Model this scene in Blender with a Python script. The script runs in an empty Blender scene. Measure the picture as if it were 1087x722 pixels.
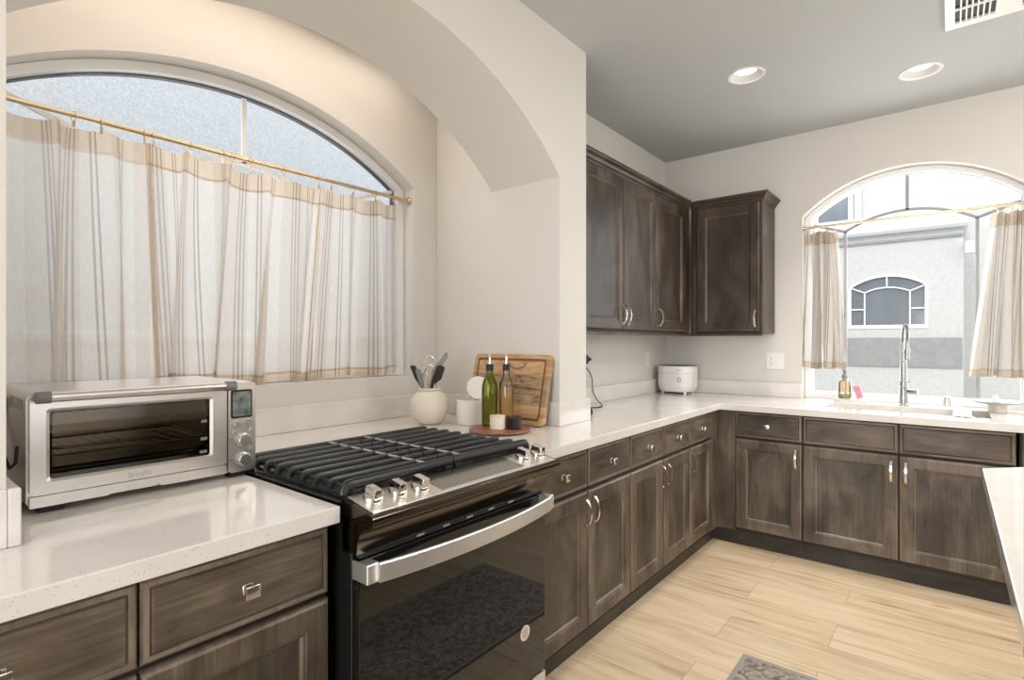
import bpy, bmesh, math, random
from mathutils import Vector, Matrix
random.seed(7)
S = bpy.context.scene
COL = S.collection
PI = math.pi

# ------------------------------------------------------------------ camera, world, lights, exposure
cam_d = bpy.data.cameras.new('camera'); cam = bpy.data.objects.new('camera', cam_d); COL.objects.link(cam)
cam_d.sensor_width = 36.0; cam_d.lens = 573.0 / 1087 * 36; cam_d.shift_y = 1.0 / 1087
cam_d.clip_start = 0.02
cam.location = (0, 0, 1.31); cam.rotation_euler = (PI / 2, 0, math.radians(39.06))
S.camera = cam
S.view_settings.view_transform = 'Standard'; S.view_settings.look = 'None'
S.view_settings.gamma = 1.0; S.view_settings.use_curve_mapping = False
S.view_settings.exposure = 0.12

w = bpy.data.worlds.new('sky'); S.world = w; w.use_nodes = True
bg = w.node_tree.nodes['Background']
bg.inputs[0].default_value = (0.90, 0.95, 1.0, 1); bg.inputs[1].default_value = 2.1

def lamp(name, kind, loc, energy, color=(1, 1, 1), size=0.3, size_y=None, rot=(0, 0, 0), shape=None, spread=None):
    d = bpy.data.lights.new(name, kind); d.energy = energy; d.color = color
    if kind == 'AREA':
        d.size = size
        d.shape = shape or ('RECTANGLE' if size_y else 'DISK')
        if size_y: d.size_y = size_y
        if spread: d.spread = spread
    o = bpy.data.objects.new(name, d); COL.objects.link(o); o.location = loc; o.rotation_euler = rot
    return o

sun = lamp('sun', 'SUN', (0, -6, 9), 1.0, (1.0, 0.96, 0.90)); sun.data.angle = math.radians(1.0)
sun.rotation_euler = Vector((0.10, 0.80, -0.58)).to_track_quat('-Z', 'Y').to_euler()
# added unseen fill lamps, standing in for daylight from behind and from the right
lamp('rear_fill_lamp', 'AREA', (-0.3, -3.30, 1.35), 105, (0.97, 0.98, 1.0), 3.2, 2.1, (-PI / 2 - 0.10, 0, PI), 'RECTANGLE')
lamp('right_fill_lamp', 'AREA', (4.30, 0.9, 1.5), 8, (0.97, 0.98, 1.0), 3.0, 1.9, (0, PI / 2 + 0.12, 0), 'RECTANGLE')
WARM = (1.0, 0.955, 0.90)
for x, y, z, e in [(-0.857, 3.062, 2.738, 4.5), (-0.123, 3.600, 2.738, 4), (0.35, 1.90, 2.735, 10), (0.95, 2.6, 2.735, 13), (1.0, 0.6, 2.735, 6), (-0.3, -0.9, 2.735, 12)]:
    lamp('recessed_and_fill_lamp', 'AREA', (x, y, z), e, WARM, 0.11, None, spread=1.75 if z > 2.737 else None)  # the downlight pair comes first, the rest are added fill without fixtures
fill_pt = lamp('fill_point_lamp', 'POINT', (1.7, 2.7, 1.85), 46, (1.0, 0.96, 0.91)); fill_pt.data.shadow_soft_size = 0.22  # added unseen point lamp without a fixture, brightening the far walls
lamp('niche_lamp', 'AREA', (-1.98, 1.02, 2.715), 5.0, (1.0, 0.87, 0.75), 0.26, 1.6, (0, 0, 0), 'RECTANGLE')
# daylight entering through the two kitchen windows
lamp('left_window_daylight', 'AREA', (-2.46, 1.08, 1.75), 4.8, (0.98, 0.98, 1.0), 1.5, 1.1, (0, -PI / 2, 0), 'RECTANGLE')
lamp('back_window_daylight', 'AREA', (-0.21, 4.42, 1.65), 17, (0.97, 0.99, 1.0), 1.1, 1.4, (-PI / 2, 0, 0), 'RECTANGLE')

# ------------------------------------------------------------------ materials
def nodes(name):
    m = bpy.data.materials.new(name); m.use_nodes = True
    nt = m.node_tree; p = nt.nodes['Principled BSDF']
    return m, nt, p

def N(nt, typ, **kw):
    n = nt.nodes.new(typ)
    for k, v in kw.items(): setattr(n, k, v)
    return n

def ramp(nt, stops, mode='LINEAR'):
    r = N(nt, 'ShaderNodeValToRGB'); r.color_ramp.interpolation = mode
    els = r.color_ramp.elements
    while len(els) < len(stops): els.new(0.5)
    for e, (p, c) in zip(els, stops): e.position = p; e.color = (*c, 1) if len(c) == 3 else c
    return r

def simple(name, col, rough=0.5, metal=0.0, spec=0.5, noise=0.0, nscale=30.0, bump=0.0, bscale=200.0, coat=0.0):
    m, nt, p = nodes(name)
    p.inputs['Base Color'].default_value = (*col, 1); p.inputs['Roughness'].default_value = rough
    p.inputs['Metallic'].default_value = metal; p.inputs['Specular IOR Level'].default_value = spec
    p.inputs['Coat Weight'].default_value = coat
    tc = N(nt, 'ShaderNodeTexCoord')
    if noise:
        n = N(nt, 'ShaderNodeTexNoise'); n.inputs['Scale'].default_value = nscale; n.inputs['Detail'].default_value = 3
        nt.links.new(tc.outputs['Object'], n.inputs['Vector'])
        a = tuple(max(0, c * (1 - noise)) for c in col); b = tuple(min(1, c * (1 + noise)) for c in col)
        r = ramp(nt, [(0.3, a), (0.7, b)]); nt.links.new(n.outputs['Fac'], r.inputs['Fac'])
        nt.links.new(r.outputs['Color'], p.inputs['Base Color'])
    if bump:
        n2 = N(nt, 'ShaderNodeTexNoise'); n2.inputs['Scale'].default_value = bscale; n2.inputs['Detail'].default_value = 4
        nt.links.new(tc.outputs['Object'], n2.inputs['Vector'])
        b = N(nt, 'ShaderNodeBump'); b.inputs['Strength'].default_value = bump; b.inputs['Distance'].default_value = 0.003
        nt.links.new(n2.outputs['Fac'], b.inputs['Height']); nt.links.new(b.outputs['Normal'], p.inputs['Normal'])
    return m

def wood(name, axis, dark, mid, light, rough=0.38, cloud=1.0):
    m, nt, p = nodes(name)
    tc = N(nt, 'ShaderNodeTexCoord'); oi = N(nt, 'ShaderNodeObjectInfo')
    off = N(nt, 'ShaderNodeVectorMath', operation='SCALE'); off.inputs[0].default_value = (17.3, 9.1, 23.7)
    nt.links.new(oi.outputs['Random'], off.inputs['Scale'])
    add = N(nt, 'ShaderNodeVectorMath', operation='ADD')
    nt.links.new(tc.outputs['Object'], add.inputs[0]); nt.links.new(off.outputs[0], add.inputs[1])
    mp = N(nt, 'ShaderNodeMapping'); sc = [44, 44, 44]; sc['xyz'.index(axis)] = 2.2
    mp.inputs['Scale'].default_value = sc; nt.links.new(add.outputs[0], mp.inputs['Vector'])
    g = N(nt, 'ShaderNodeTexNoise'); g.inputs['Scale'].default_value = 2.2; g.inputs['Detail'].default_value = 6
    g.inputs['Roughness'].default_value = 0.65; g.inputs['Distortion'].default_value = 0.6
    nt.links.new(mp.outputs[0], g.inputs['Vector'])
    mp2 = N(nt, 'ShaderNodeMapping'); s2 = [6, 6, 6]; s2['xyz'.index(axis)] = 2.6
    mp2.inputs['Scale'].default_value = s2; nt.links.new(add.outputs[0], mp2.inputs['Vector'])
    c = N(nt, 'ShaderNodeTexNoise'); c.inputs['Scale'].default_value = 1.2 * cloud; c.inputs['Detail'].default_value = 4
    c.inputs['Distortion'].default_value = 0.8
    nt.links.new(mp2.outputs[0], c.inputs['Vector'])
    mx = N(nt, 'ShaderNodeMath', operation='MULTIPLY_ADD'); mx.inputs[1].default_value = 0.34
    nt.links.new(g.outputs['Fac'], mx.inputs[0])
    m2 = N(nt, 'ShaderNodeMath', operation='MULTIPLY'); m2.inputs[1].default_value = 0.66
    nt.links.new(c.outputs['Fac'], m2.inputs[0]); nt.links.new(m2.outputs[0], mx.inputs[2])
    r = ramp(nt, [(0.35, dark), (0.5, mid), (0.65, light)]); nt.links.new(mx.outputs[0], r.inputs['Fac'])
    nt.links.new(r.outputs['Color'], p.inputs['Base Color'])
    p.inputs['Roughness'].default_value = rough; p.inputs['Specular IOR Level'].default_value = 0.35
    b = N(nt, 'ShaderNodeBump'); b.inputs['Strength'].default_value = 0.12; b.inputs['Distance'].default_value = 0.001
    nt.links.new(g.outputs['Fac'], b.inputs['Height']); nt.links.new(b.outputs['Normal'], p.inputs['Normal'])
    return m

CW = ((0.046, 0.034, 0.024), (0.116, 0.090, 0.066), (0.21, 0.168, 0.126))
M = {}
M['wood_v'] = wood('stained_wood_vertical', 'z', *CW)
M['wood_h'] = wood('stained_wood_horizontal', 'x', *CW)
M['panel_v'] = wood('stained_wood_panel', 'z', (0.036, 0.028, 0.020), (0.086, 0.068, 0.050), (0.155, 0.126, 0.096))
M['edge_v'] = wood('wood_bevel_highlight', 'z', (0.11, 0.084, 0.060), (0.19, 0.15, 0.112), (0.28, 0.23, 0.175), 0.32)  # paler bevel wood: the light that moulded edges catch is in the colour
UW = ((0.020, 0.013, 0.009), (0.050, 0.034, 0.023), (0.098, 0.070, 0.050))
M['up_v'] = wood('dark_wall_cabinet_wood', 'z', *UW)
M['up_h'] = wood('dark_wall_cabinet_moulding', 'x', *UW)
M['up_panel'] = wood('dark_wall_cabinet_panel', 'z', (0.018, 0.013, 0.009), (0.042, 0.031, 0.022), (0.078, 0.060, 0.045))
M['up_edge'] = wood('dark_wall_cabinet_bevel_highlight', 'z', (0.06, 0.043, 0.030), (0.11, 0.082, 0.060), (0.17, 0.13, 0.098), 0.32)  # same painted-in bevel highlight, in the darker wood
M['wood_box'] = simple('cabinet_box_gap_shade', (0.020, 0.016, 0.013), 0.6)  # near-black, so the shade of the gaps between doors is painted in
M['wood_dark'] = wood('stained_wood_toe_kick', 'x', (0.030, 0.024, 0.019), (0.054, 0.044, 0.036), (0.078, 0.065, 0.054))
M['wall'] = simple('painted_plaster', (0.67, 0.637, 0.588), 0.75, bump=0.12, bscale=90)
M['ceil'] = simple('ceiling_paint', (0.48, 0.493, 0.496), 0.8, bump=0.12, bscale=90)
M['white_trim'] = simple('white_vinyl', (0.80, 0.80, 0.79), 0.35)
M['white_plastic'] = simple('white_plastic', (0.80, 0.78, 0.75), 0.35)
M['stainless'] = simple('stainless_steel', (0.64, 0.60, 0.55), 0.30, 1.0, noise=0.03, nscale=60)
M['brushed'] = simple('brushed_steel', (0.80, 0.80, 0.80), 0.42, 1.0, noise=0.03, nscale=80)
M['chrome'] = simple('polished_chrome', (0.82, 0.81, 0.79), 0.07, 1.0)
M['faucet_steel'] = simple('faucet_steel', (0.40, 0.40, 0.39), 0.30, 1.0, noise=0.03, nscale=80)
M['nickel'] = simple('satin_nickel', (0.80, 0.76, 0.70), 0.22, 1.0)
M['black_ss'] = simple('black_stainless', (0.10, 0.084, 0.068), 0.16, 1.0)
M['black_glass'] = simple('black_glass', (0.006, 0.006, 0.006), 0.02, 0.0, 0.75)
M['black'] = simple('black_enamel', (0.010, 0.010, 0.010), 0.25)
M['black_matte'] = simple('black_plastic', (0.015, 0.015, 0.015), 0.55)
M['iron'] = simple('cast_iron', (0.012, 0.012, 0.0125), 0.34, noise=0.2, nscale=200)
M['grey_plastic'] = simple('grey_plastic', (0.17, 0.16, 0.15), 0.4)
M['brass'] = simple('brushed_brass', (0.62, 0.49, 0.31), 0.25, 1.0)
M['ceramic'] = simple('matte_cream_ceramic', (0.72, 0.65, 0.56), 0.6, noise=0.05, nscale=12)
M['ceramic_white'] = simple('white_ceramic', (0.80, 0.77, 0.72), 0.3)
M['stone'] = simple('cream_marble', (0.78, 0.71, 0.60), 0.35, noise=0.12, nscale=25)
M['plate_grey'] = simple('grey_stoneware', (0.62, 0.64, 0.66), 0.35, noise=0.08, nscale=25)
M['blue'] = simple('blue_glaze_rim', (0.30, 0.36, 0.50), 0.3)
M['rubber'] = simple('black_rubber', (0.012, 0.012, 0.012), 0.6)
M['lcd'] = simple('lcd_screen', (0.16, 0.19, 0.17), 0.08, noise=0.55, nscale=40)
M['display'] = simple('display_glass', (0.33, 0.31, 0.28), 0.16, 0.9)
M['panel_ss'] = simple('panel_steel', (0.84, 0.80, 0.74), 0.34, 1.0, noise=0.03, nscale=60)
M['print'] = simple('printed_grey', (0.42, 0.40, 0.37), 0.4)
M['dark_print'] = simple('printed_dark', (0.10, 0.09, 0.085), 0.5)
M['mark'] = simple('printed_mark', (0.16, 0.155, 0.15), 0.4)
M['dial'] = simple('turned_steel', (0.62, 0.60, 0.57), 0.26, 1.0)
M['sticker'] = simple('paper_sticker', (0.80, 0.66, 0.58), 0.5)
M['pink'] = simple('pink_sponge', (0.62, 0.28, 0.33), 0.9, noise=0.2, nscale=120)
M['green_soap'] = simple('green_soap', (0.02, 0.30, 0.12), 0.2)
M['tray_wood'] = wood('red_brown_wood', 'x', (0.17, 0.065, 0.035), (0.30, 0.12, 0.065), (0.42, 0.18, 0.10), 0.35)
M['brown_spat'] = wood('dark_brown_wood', 'z', (0.016, 0.009, 0.006), (0.03, 0.016, 0.011), (0.05, 0.027, 0.018), 0.4)
M['grey_util'] = simple('grey_silicone', (0.20, 0.20, 0.19), 0.5)
M['grey_light'] = simple('grey_nylon', (0.26, 0.25, 0.23), 0.5)
M['roof'] = simple('pale_roof_tiles', (0.66, 0.66, 0.66), 0.7)
M['gutter'] = simple('white_gutter', (0.62, 0.64, 0.66), 0.5)
M['baffle'] = simple('grey_white_baffle', (0.60, 0.59, 0.57), 0.6)
M['lens'] = None
M['concrete'] = simple('pale_concrete', (0.62, 0.60, 0.57), 0.9, noise=0.08, nscale=3)
M['stucco'] = simple('stucco_cream', (0.56, 0.55, 0.53), 0.9, noise=0.06, nscale=18, bump=0.12, bscale=14)
M['stucco_grey'] = simple('stucco_grey', (0.55, 0.565, 0.575), 0.9, noise=0.14, nscale=75, bump=1.0, bscale=30)
M['stucco_band'] = simple('stucco_band_grey', (0.31, 0.31, 0.30), 0.9, noise=0.08, nscale=10, bump=0.12, bscale=14)
M['dark_pane'] = simple('dark_window_glass', (0.17, 0.19, 0.21), 0.12, 0.0, 0.6, noise=0.15, nscale=2)
M['sink'] = simple('sink_composite', (0.60, 0.57, 0.53), 0.35)

def emissive(name, col, st):
    m, nt, p = nodes(name)
    p.inputs['Base Color'].default_value = (*col, 1)
    p.inputs['Emission Color'].default_value = (*col, 1); p.inputs['Emission Strength'].default_value = st
    return m
M['lens'] = emissive('lit_lamp_lens', (1.0, 0.96, 0.90), 2.2)

def thin_glass(name, tint=(1, 1, 1), body=0.0, bodycol=(0.5, 0.5, 0.5), ior=1.45):
    m, nt, p = nodes(name); nt.nodes.remove(p)
    out = nt.nodes['Material Output']
    t = N(nt, 'ShaderNodeBsdfTransparent'); t.inputs[0].default_value = (*tint, 1)
    g = N(nt, 'ShaderNodeBsdfGlossy'); g.inputs['Roughness'].default_value = 0.02
    fr = N(nt, 'ShaderNodeFresnel'); fr.inputs['IOR'].default_value = ior
    base = t
    if body:
        d = N(nt, 'ShaderNodeBsdfDiffuse'); d.inputs[0].default_value = (*bodycol, 1)
        mb = N(nt, 'ShaderNodeMixShader'); mb.inputs[0].default_value = body
        nt.links.new(t.outputs[0], mb.inputs[1]); nt.links.new(d.outputs[0], mb.inputs[2]); base = mb
    mx = N(nt, 'ShaderNodeMixShader')
    nt.links.new(fr.outputs[0], mx.inputs[0]); nt.links.new(base.outputs[0], mx.inputs[1]); nt.links.new(g.outputs[0], mx.inputs[2])
    nt.links.new(mx.outputs[0], out.inputs[0])
    return m
M['pane'] = thin_glass('window_glass', ior=1.03)
M['oven_pane'] = thin_glass('smoked_glass', (0.72, 0.68, 0.62))
M['green_glass'] = thin_glass('green_bottle_glass', (0.60, 0.65, 0.14), 0.22, (0.22, 0.26, 0.03))
M['clear_glass'] = thin_glass('clear_bottle_glass', (0.94, 0.94, 0.92), 0.05, (0.5, 0.5, 0.46))
M['oil'] = thin_glass('amber_oil', (0.98, 0.78, 0.42), 0.40, (0.80, 0.52, 0.17))
M['soap_glass'] = thin_glass('peach_bottle_glass', (0.98, 0.88, 0.72), 0.22, (0.95, 0.70, 0.45))
M['clear_plastic'] = thin_glass('clear_plastic', (0.9, 0.9, 0.9), 0.25, (0.7, 0.7, 0.68))

def quartz():
    m, nt, p = nodes('speckled_quartz')
    tc = N(nt, 'ShaderNodeTexCoord')
    base = N(nt, 'ShaderNodeTexNoise'); base.inputs['Scale'].default_value = 9; base.inputs['Detail'].default_value = 5
    nt.links.new(tc.outputs['Object'], base.inputs['Vector'])
    r0 = ramp(nt, [(0.35, (0.72, 0.68, 0.635)), (0.65, (0.76, 0.725, 0.685))]); nt.links.new(base.outputs['Fac'], r0.inputs['Fac'])
    last = r0.outputs['Color']
    for sc, th, frac, col in ((170, 0.22, 0.13, (0.55, 0.50, 0.46)), (330, 0.30, 0.20, (0.60, 0.55, 0.50)), (90, 0.13, 0.20, (0.86, 0.84, 0.81))):
        v = N(nt, 'ShaderNodeTexVoronoi'); v.inputs['Scale'].default_value = sc
        nt.links.new(tc.outputs['Object'], v.inputs['Vector'])
        lt = N(nt, 'ShaderNodeMath', operation='LESS_THAN'); lt.inputs[1].default_value = th
        nt.links.new(v.outputs['Distance'], lt.inputs[0])
        sp = N(nt, 'ShaderNodeSeparateColor'); nt.links.new(v.outputs['Color'], sp.inputs[0])
        l2 = N(nt, 'ShaderNodeMath', operation='LESS_THAN'); l2.inputs[1].default_value = frac
        nt.links.new(sp.outputs[0], l2.inputs[0])
        mu = N(nt, 'ShaderNodeMath', operation='MULTIPLY'); nt.links.new(lt.outputs[0], mu.inputs[0]); nt.links.new(l2.outputs[0], mu.inputs[1])
        mx = N(nt, 'ShaderNodeMix', data_type='RGBA'); mx.inputs[7].default_value = (*col, 1)
        nt.links.new(mu.outputs[0], mx.inputs[0]); nt.links.new(last, mx.inputs[6]); last = mx.outputs[2]
    nt.links.new(last, p.inputs['Base Color']); p.inputs['Roughness'].default_value = 0.10
    return m
M['quartz'] = quartz()

def floor_mat():
    m, nt, p = nodes('oak_plank_floor')
    tc = N(nt, 'ShaderNodeTexCoord'); mp = N(nt, 'ShaderNodeMapping')
    mp.inputs['Location'].default_value = (0.405 + 12.2, -0.11 + 23.1, 0); nt.links.new(tc.outputs['Object'], mp.inputs['Vector'])
    br = N(nt, 'ShaderNodeTexBrick'); br.offset = 0.33; br.inputs['Scale'].default_value = 1.0
    br.inputs['Brick Width'].default_value = 1.22; br.inputs['Row Height'].default_value = 0.231
    br.inputs['Mortar Size'].default_value = 0.0012; br.inputs['Mortar Smooth'].default_value = 0.3; br.inputs['Bias'].default_value = 0
    br.inputs['Color1'].default_value = (0, 0, 0, 1); br.inputs['Color2'].default_value = (1, 1, 1, 1); br.inputs['Mortar'].default_value = (0.5, 0.5, 0.5, 1)
    nt.links.new(mp.outputs[0], br.inputs['Vector'])
    sh = N(nt, 'ShaderNodeVectorMath', operation='MULTIPLY_ADD')
    sh.inputs[1].default_value = (7, 13, 5); nt.links.new(br.outputs['Color'], sh.inputs[0]); nt.links.new(mp.outputs[0], sh.inputs[2])
    g1 = N(nt, 'ShaderNodeMapping'); g1.inputs['Scale'].default_value = (1.1, 11, 1); nt.links.new(sh.outputs[0], g1.inputs['Vector'])
    n1 = N(nt, 'ShaderNodeTexNoise'); n1.inputs['Scale'].default_value = 1.6; n1.inputs['Detail'].default_value = 6; n1.inputs['Distortion'].default_value = 0.9
    nt.links.new(g1.outputs[0], n1.inputs['Vector'])
    g2 = N(nt, 'ShaderNodeMapping'); g2.inputs['Scale'].default_value = (2.2, 60, 1); nt.links.new(sh.outputs[0], g2.inputs['Vector'])
    n2 = N(nt, 'ShaderNodeTexNoise'); n2.inputs['Scale'].default_value = 2.0; n2.inputs['Detail'].default_value = 5
    nt.links.new(g2.outputs[0], n2.inputs['Vector'])
    r1 = ramp(nt, [(0.24, (0.44, 0.29, 0.155)), (0.36, (0.70, 0.53, 0.335)), (0.52, (0.82, 0.655, 0.445)), (0.75, (0.86, 0.72, 0.53))])
    nt.links.new(n1.outputs['Fac'], r1.inputs['Fac'])
    r2 = ramp(nt, [(0.3, (0.86, 0.84, 0.82)), (0.6, (1, 1, 1))]); nt.links.new(n2.outputs['Fac'], r2.inputs['Fac'])
    mx = N(nt, 'ShaderNodeMix', data_type='RGBA', blend_type='MULTIPLY'); mx.inputs[0].default_value = 1
    nt.links.new(r1.outputs['Color'], mx.inputs[6]); nt.links.new(r2.outputs['Color'], mx.inputs[7])
    g4 = N(nt, 'ShaderNodeMapping'); g4.inputs['Scale'].default_value = (1.6, 9, 1); nt.links.new(sh.outputs[0], g4.inputs['Vector'])
    n4 = N(nt, 'ShaderNodeTexNoise'); n4.inputs['Scale'].default_value = 1.1; n4.inputs['Detail'].default_value = 3; n4.inputs['Distortion'].default_value = 1.2
    nt.links.new(g4.outputs[0], n4.inputs['Vector'])
    r4 = ramp(nt, [(0.24, (0.62, 0.55, 0.48)), (0.34, (1, 1, 1))]); nt.links.new(n4.outputs['Fac'], r4.inputs['Fac'])
    mx0 = N(nt, 'ShaderNodeMix', data_type='RGBA', blend_type='MULTIPLY'); mx0.inputs[0].default_value = 1
    nt.links.new(mx.outputs[2], mx0.inputs[6]); nt.links.new(r4.outputs['Color'], mx0.inputs[7]); mx = mx0
    r3 = ramp(nt, [(0, (0.95, 0.945, 0.94)), (1, (1.02, 1.02, 1.02))]); nt.links.new(br.outputs['Color'], r3.inputs['Fac'])
    mx2 = N(nt, 'ShaderNodeMix', data_type='RGBA', blend_type='MULTIPLY'); mx2.inputs[0].default_value = 1
    nt.links.new(mx.outputs[2], mx2.inputs[6]); nt.links.new(r3.outputs['Color'], mx2.inputs[7])
    mx3 = N(nt, 'ShaderNodeMix', data_type='RGBA'); mx3.inputs[7].default_value = (0.40, 0.28, 0.17, 1)
    nt.links.new(br.outputs['Fac'], mx3.inputs[0]); nt.links.new(mx2.outputs[2], mx3.inputs[6])
    nt.links.new(mx3.outputs[2], p.inputs['Base Color']); p.inputs['Roughness'].default_value = 0.42
    b = N(nt, 'ShaderNodeBump'); b.inputs['Strength'].default_value = 0.1; b.inputs['Distance'].default_value = 0.001
    nt.links.new(n2.outputs['Fac'], b.inputs['Height']); nt.links.new(b.outputs['Normal'], p.inputs['Normal'])
    return m
M['floor'] = floor_mat()

def curtain_mat(name, cream, stripe, tan, hem, sheer, through=0.5):
    """woven stripes run along U (metres of cloth); V runs 0 at the foot .. height at the heading"""
    m, nt, p = nodes(name); nt.nodes.remove(p); out = nt.nodes['Material Output']
    uv = N(nt, 'ShaderNodeUVMap'); sx = N(nt, 'ShaderNodeSeparateXYZ'); nt.links.new(uv.outputs[0], sx.inputs[0])
    fr = N(nt, 'ShaderNodeMath', operation='DIVIDE'); fr.inputs[1].default_value = 0.15; nt.links.new(sx.outputs[0], fr.inputs[0])
    f2 = N(nt, 'ShaderNodeMath', operation='FRACT'); nt.links.new(fr.outputs[0], f2.inputs[0])
    r = ramp(nt, [(0, cream), (0.18, tan), (0.42, stripe), (0.45, tan), (0.49, stripe), (0.53, tan), (0.57, stripe), (0.60, tan),
                  (0.66, cream), (0.80, stripe), (0.825, cream), (0.87, stripe), (0.895, cream)], 'CONSTANT')
    nt.links.new(f2.outputs[0], r.inputs['Fac'])
    # hem bands (double cloth) from the second coordinate of a 0..1 attribute map
    uv2 = N(nt, 'ShaderNodeUVMap'); uv2.uv_map = 'hem'; s2 = N(nt, 'ShaderNodeSeparateXYZ'); nt.links.new(uv2.outputs[0], s2.inputs[0])
    hm = N(nt, 'ShaderNodeMath', operation='GREATER_THAN'); hm.inputs[1].default_value = 0.5; nt.links.new(s2.outputs[0], hm.inputs[0])
    mx = N(nt, 'ShaderNodeMix', data_type='RGBA', blend_type='MULTIPLY'); mx.inputs[7].default_value = (*hem, 1)
    nt.links.new(hm.outputs[0], mx.inputs[0]); nt.links.new(r.outputs['Color'], mx.inputs[6])
    st_ = N(nt, 'ShaderNodeMix', data_type='RGBA', blend_type='MULTIPLY'); st_.inputs[7].default_value = (0.80, 0.72, 0.63, 1)
    nt.links.new(s2.outputs[1], st_.inputs[0]); nt.links.new(mx.outputs[2], st_.inputs[6]); mx = st_
    nz = N(nt, 'ShaderNodeTexNoise'); nz.inputs['Scale'].default_value = 1.0; nz.inputs['Detail'].default_value = 3
    ms = N(nt, 'ShaderNodeMapping'); ms.inputs['Scale'].default_value = (420, 25, 1); nt.links.new(uv.outputs[0], ms.inputs['Vector']); nt.links.new(ms.outputs[0], nz.inputs['Vector'])
    rn = ramp(nt, [(0.3, (0.88, 0.88, 0.88)), (0.7, (1, 1, 1))]); nt.links.new(nz.outputs['Fac'], rn.inputs['Fac'])
    mw = N(nt, 'ShaderNodeMix', data_type='RGBA', blend_type='MULTIPLY'); mw.inputs[0].default_value = 1
    nt.links.new(mx.outputs[2], mw.inputs[6]); nt.links.new(rn.outputs['Color'], mw.inputs[7])
    d = N(nt, 'ShaderNodeBsdfDiffuse'); t = N(nt, 'ShaderNodeBsdfTranslucent'); tr = N(nt, 'ShaderNodeBsdfTransparent')
    nt.links.new(mw.outputs[2], d.inputs[0]); nt.links.new(mw.outputs[2], t.inputs[0])
    m1 = N(nt, 'ShaderNodeMixShader'); m1.inputs[0].default_value = through
    nt.links.new(d.outputs[0], m1.inputs[1]); nt.links.new(t.outputs[0], m1.inputs[2])
    sh = N(nt, 'ShaderNodeMath', operation='MULTIPLY_ADD'); sh.inputs[1].default_value = -sheer * 0.8; sh.inputs[2].default_value = sheer
    nt.links.new(hm.outputs[0], sh.inputs[0])
    m2 = N(nt, 'ShaderNodeMixShader'); nt.links.new(sh.outputs[0], m2.inputs[0])
    nt.links.new(m1.outputs[0], m2.inputs[1]); nt.links.new(tr.outputs[0], m2.inputs[2])
    nt.links.new(m2.outputs[0], out.inputs[0])
    return m
M['taupe'] = curtain_mat('taupe_striped_linen', (0.76, 0.75, 0.73), (0.40, 0.34, 0.28), (0.52, 0.45, 0.38), (0.80, 0.72, 0.62), 0.20, 0.26)
M['curtain'] = curtain_mat('striped_linen', (0.92, 0.885, 0.845), (0.56, 0.49, 0.43), (0.85, 0.795, 0.735), (0.87, 0.79, 0.69), 0.28)

def board_mat():
    m, nt, p = nodes('laminated_board_wood')
    tc = N(nt, 'ShaderNodeTexCoord'); sx = N(nt, 'ShaderNodeSeparateXYZ'); nt.links.new(tc.outputs['Object'], sx.inputs[0])
    mp = N(nt, 'ShaderNodeMapping'); mp.inputs['Scale'].default_value = (5, 5, 24); nt.links.new(tc.outputs['Object'], mp.inputs['Vector'])
    n = N(nt, 'ShaderNodeTexNoise'); n.inputs['Scale'].default_value = 1.3; n.inputs['Detail'].default_value = 5; n.inputs['Distortion'].default_value = 1.6
    nt.links.new(mp.outputs[0], n.inputs['Vector'])
    a = ramp(nt, [(0.3, (0.38, 0.20, 0.085)), (0.6, (0.58, 0.36, 0.18))]); nt.links.new(n.outputs['Fac'], a.inputs['Fac'])
    b = ramp(nt, [(0.34, (0.09, 0.048, 0.024)), (0.47, (0.32, 0.20, 0.105)), (0.7, (0.44, 0.30, 0.17))]); nt.links.new(n.outputs['Fac'], b.inputs['Fac'])
    bd = ramp(nt, [(0, (0, 0, 0)), (0.088 / 0.34, (1, 1, 1)), (0.235 / 0.34, (0, 0, 0))], 'CONSTANT')
    dv = N(nt, 'ShaderNodeMath', operation='DIVIDE'); dv.inputs[1].default_value = 0.34; nt.links.new(sx.outputs[2], dv.inputs[0]); nt.links.new(dv.outputs[0], bd.inputs['Fac'])
    mx = N(nt, 'ShaderNodeMix', data_type='RGBA'); nt.links.new(bd.outputs['Color'], mx.inputs[0])
    nt.links.new(a.outputs['Color'], mx.inputs[6]); nt.links.new(b.outputs['Color'], mx.inputs[7])
    nt.links.new(mx.outputs[2], p.inputs['Base Color']); p.inputs['Roughness'].default_value = 0.45
    return m
M['board'] = board_mat()
M['board_dark'] = simple('cut_groove_wood', (0.20, 0.095, 0.04), 0.5, noise=0.2, nscale=30)

def mottled(name, cols, sc, rough):
    m, nt, p = nodes(name); tc = N(nt, 'ShaderNodeTexCoord')
    n = N(nt, 'ShaderNodeTexNoise'); n.inputs['Scale'].default_value = sc; n.inputs['Detail'].default_value = 6; n.inputs['Distortion'].default_value = 1.0
    nt.links.new(tc.outputs['Object'], n.inputs['Vector'])
    r = ramp(nt, cols); nt.links.new(n.outputs['Fac'], r.inputs['Fac']); nt.links.new(r.outputs['Color'], p.inputs['Base Color'])
    p.inputs['Roughness'].default_value = rough; return m
M['mat_rug'] = mottled('mottled_grey_mat', [(0.36, (0.15, 0.125, 0.105)), (0.5, (0.32, 0.28, 0.24)), (0.64, (0.46, 0.42, 0.37))], 40, 0.8)
M['mat_edge'] = simple('mat_edge_grey', (0.36, 0.33, 0.30), 0.8)
M['cloth'] = mottled('marbled_cloth', [(0.40, (0.45, 0.47, 0.48)), (0.5, (0.78, 0.78, 0.77)), (0.62, (0.88, 0.88, 0.87))], 45, 0.8)

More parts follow.
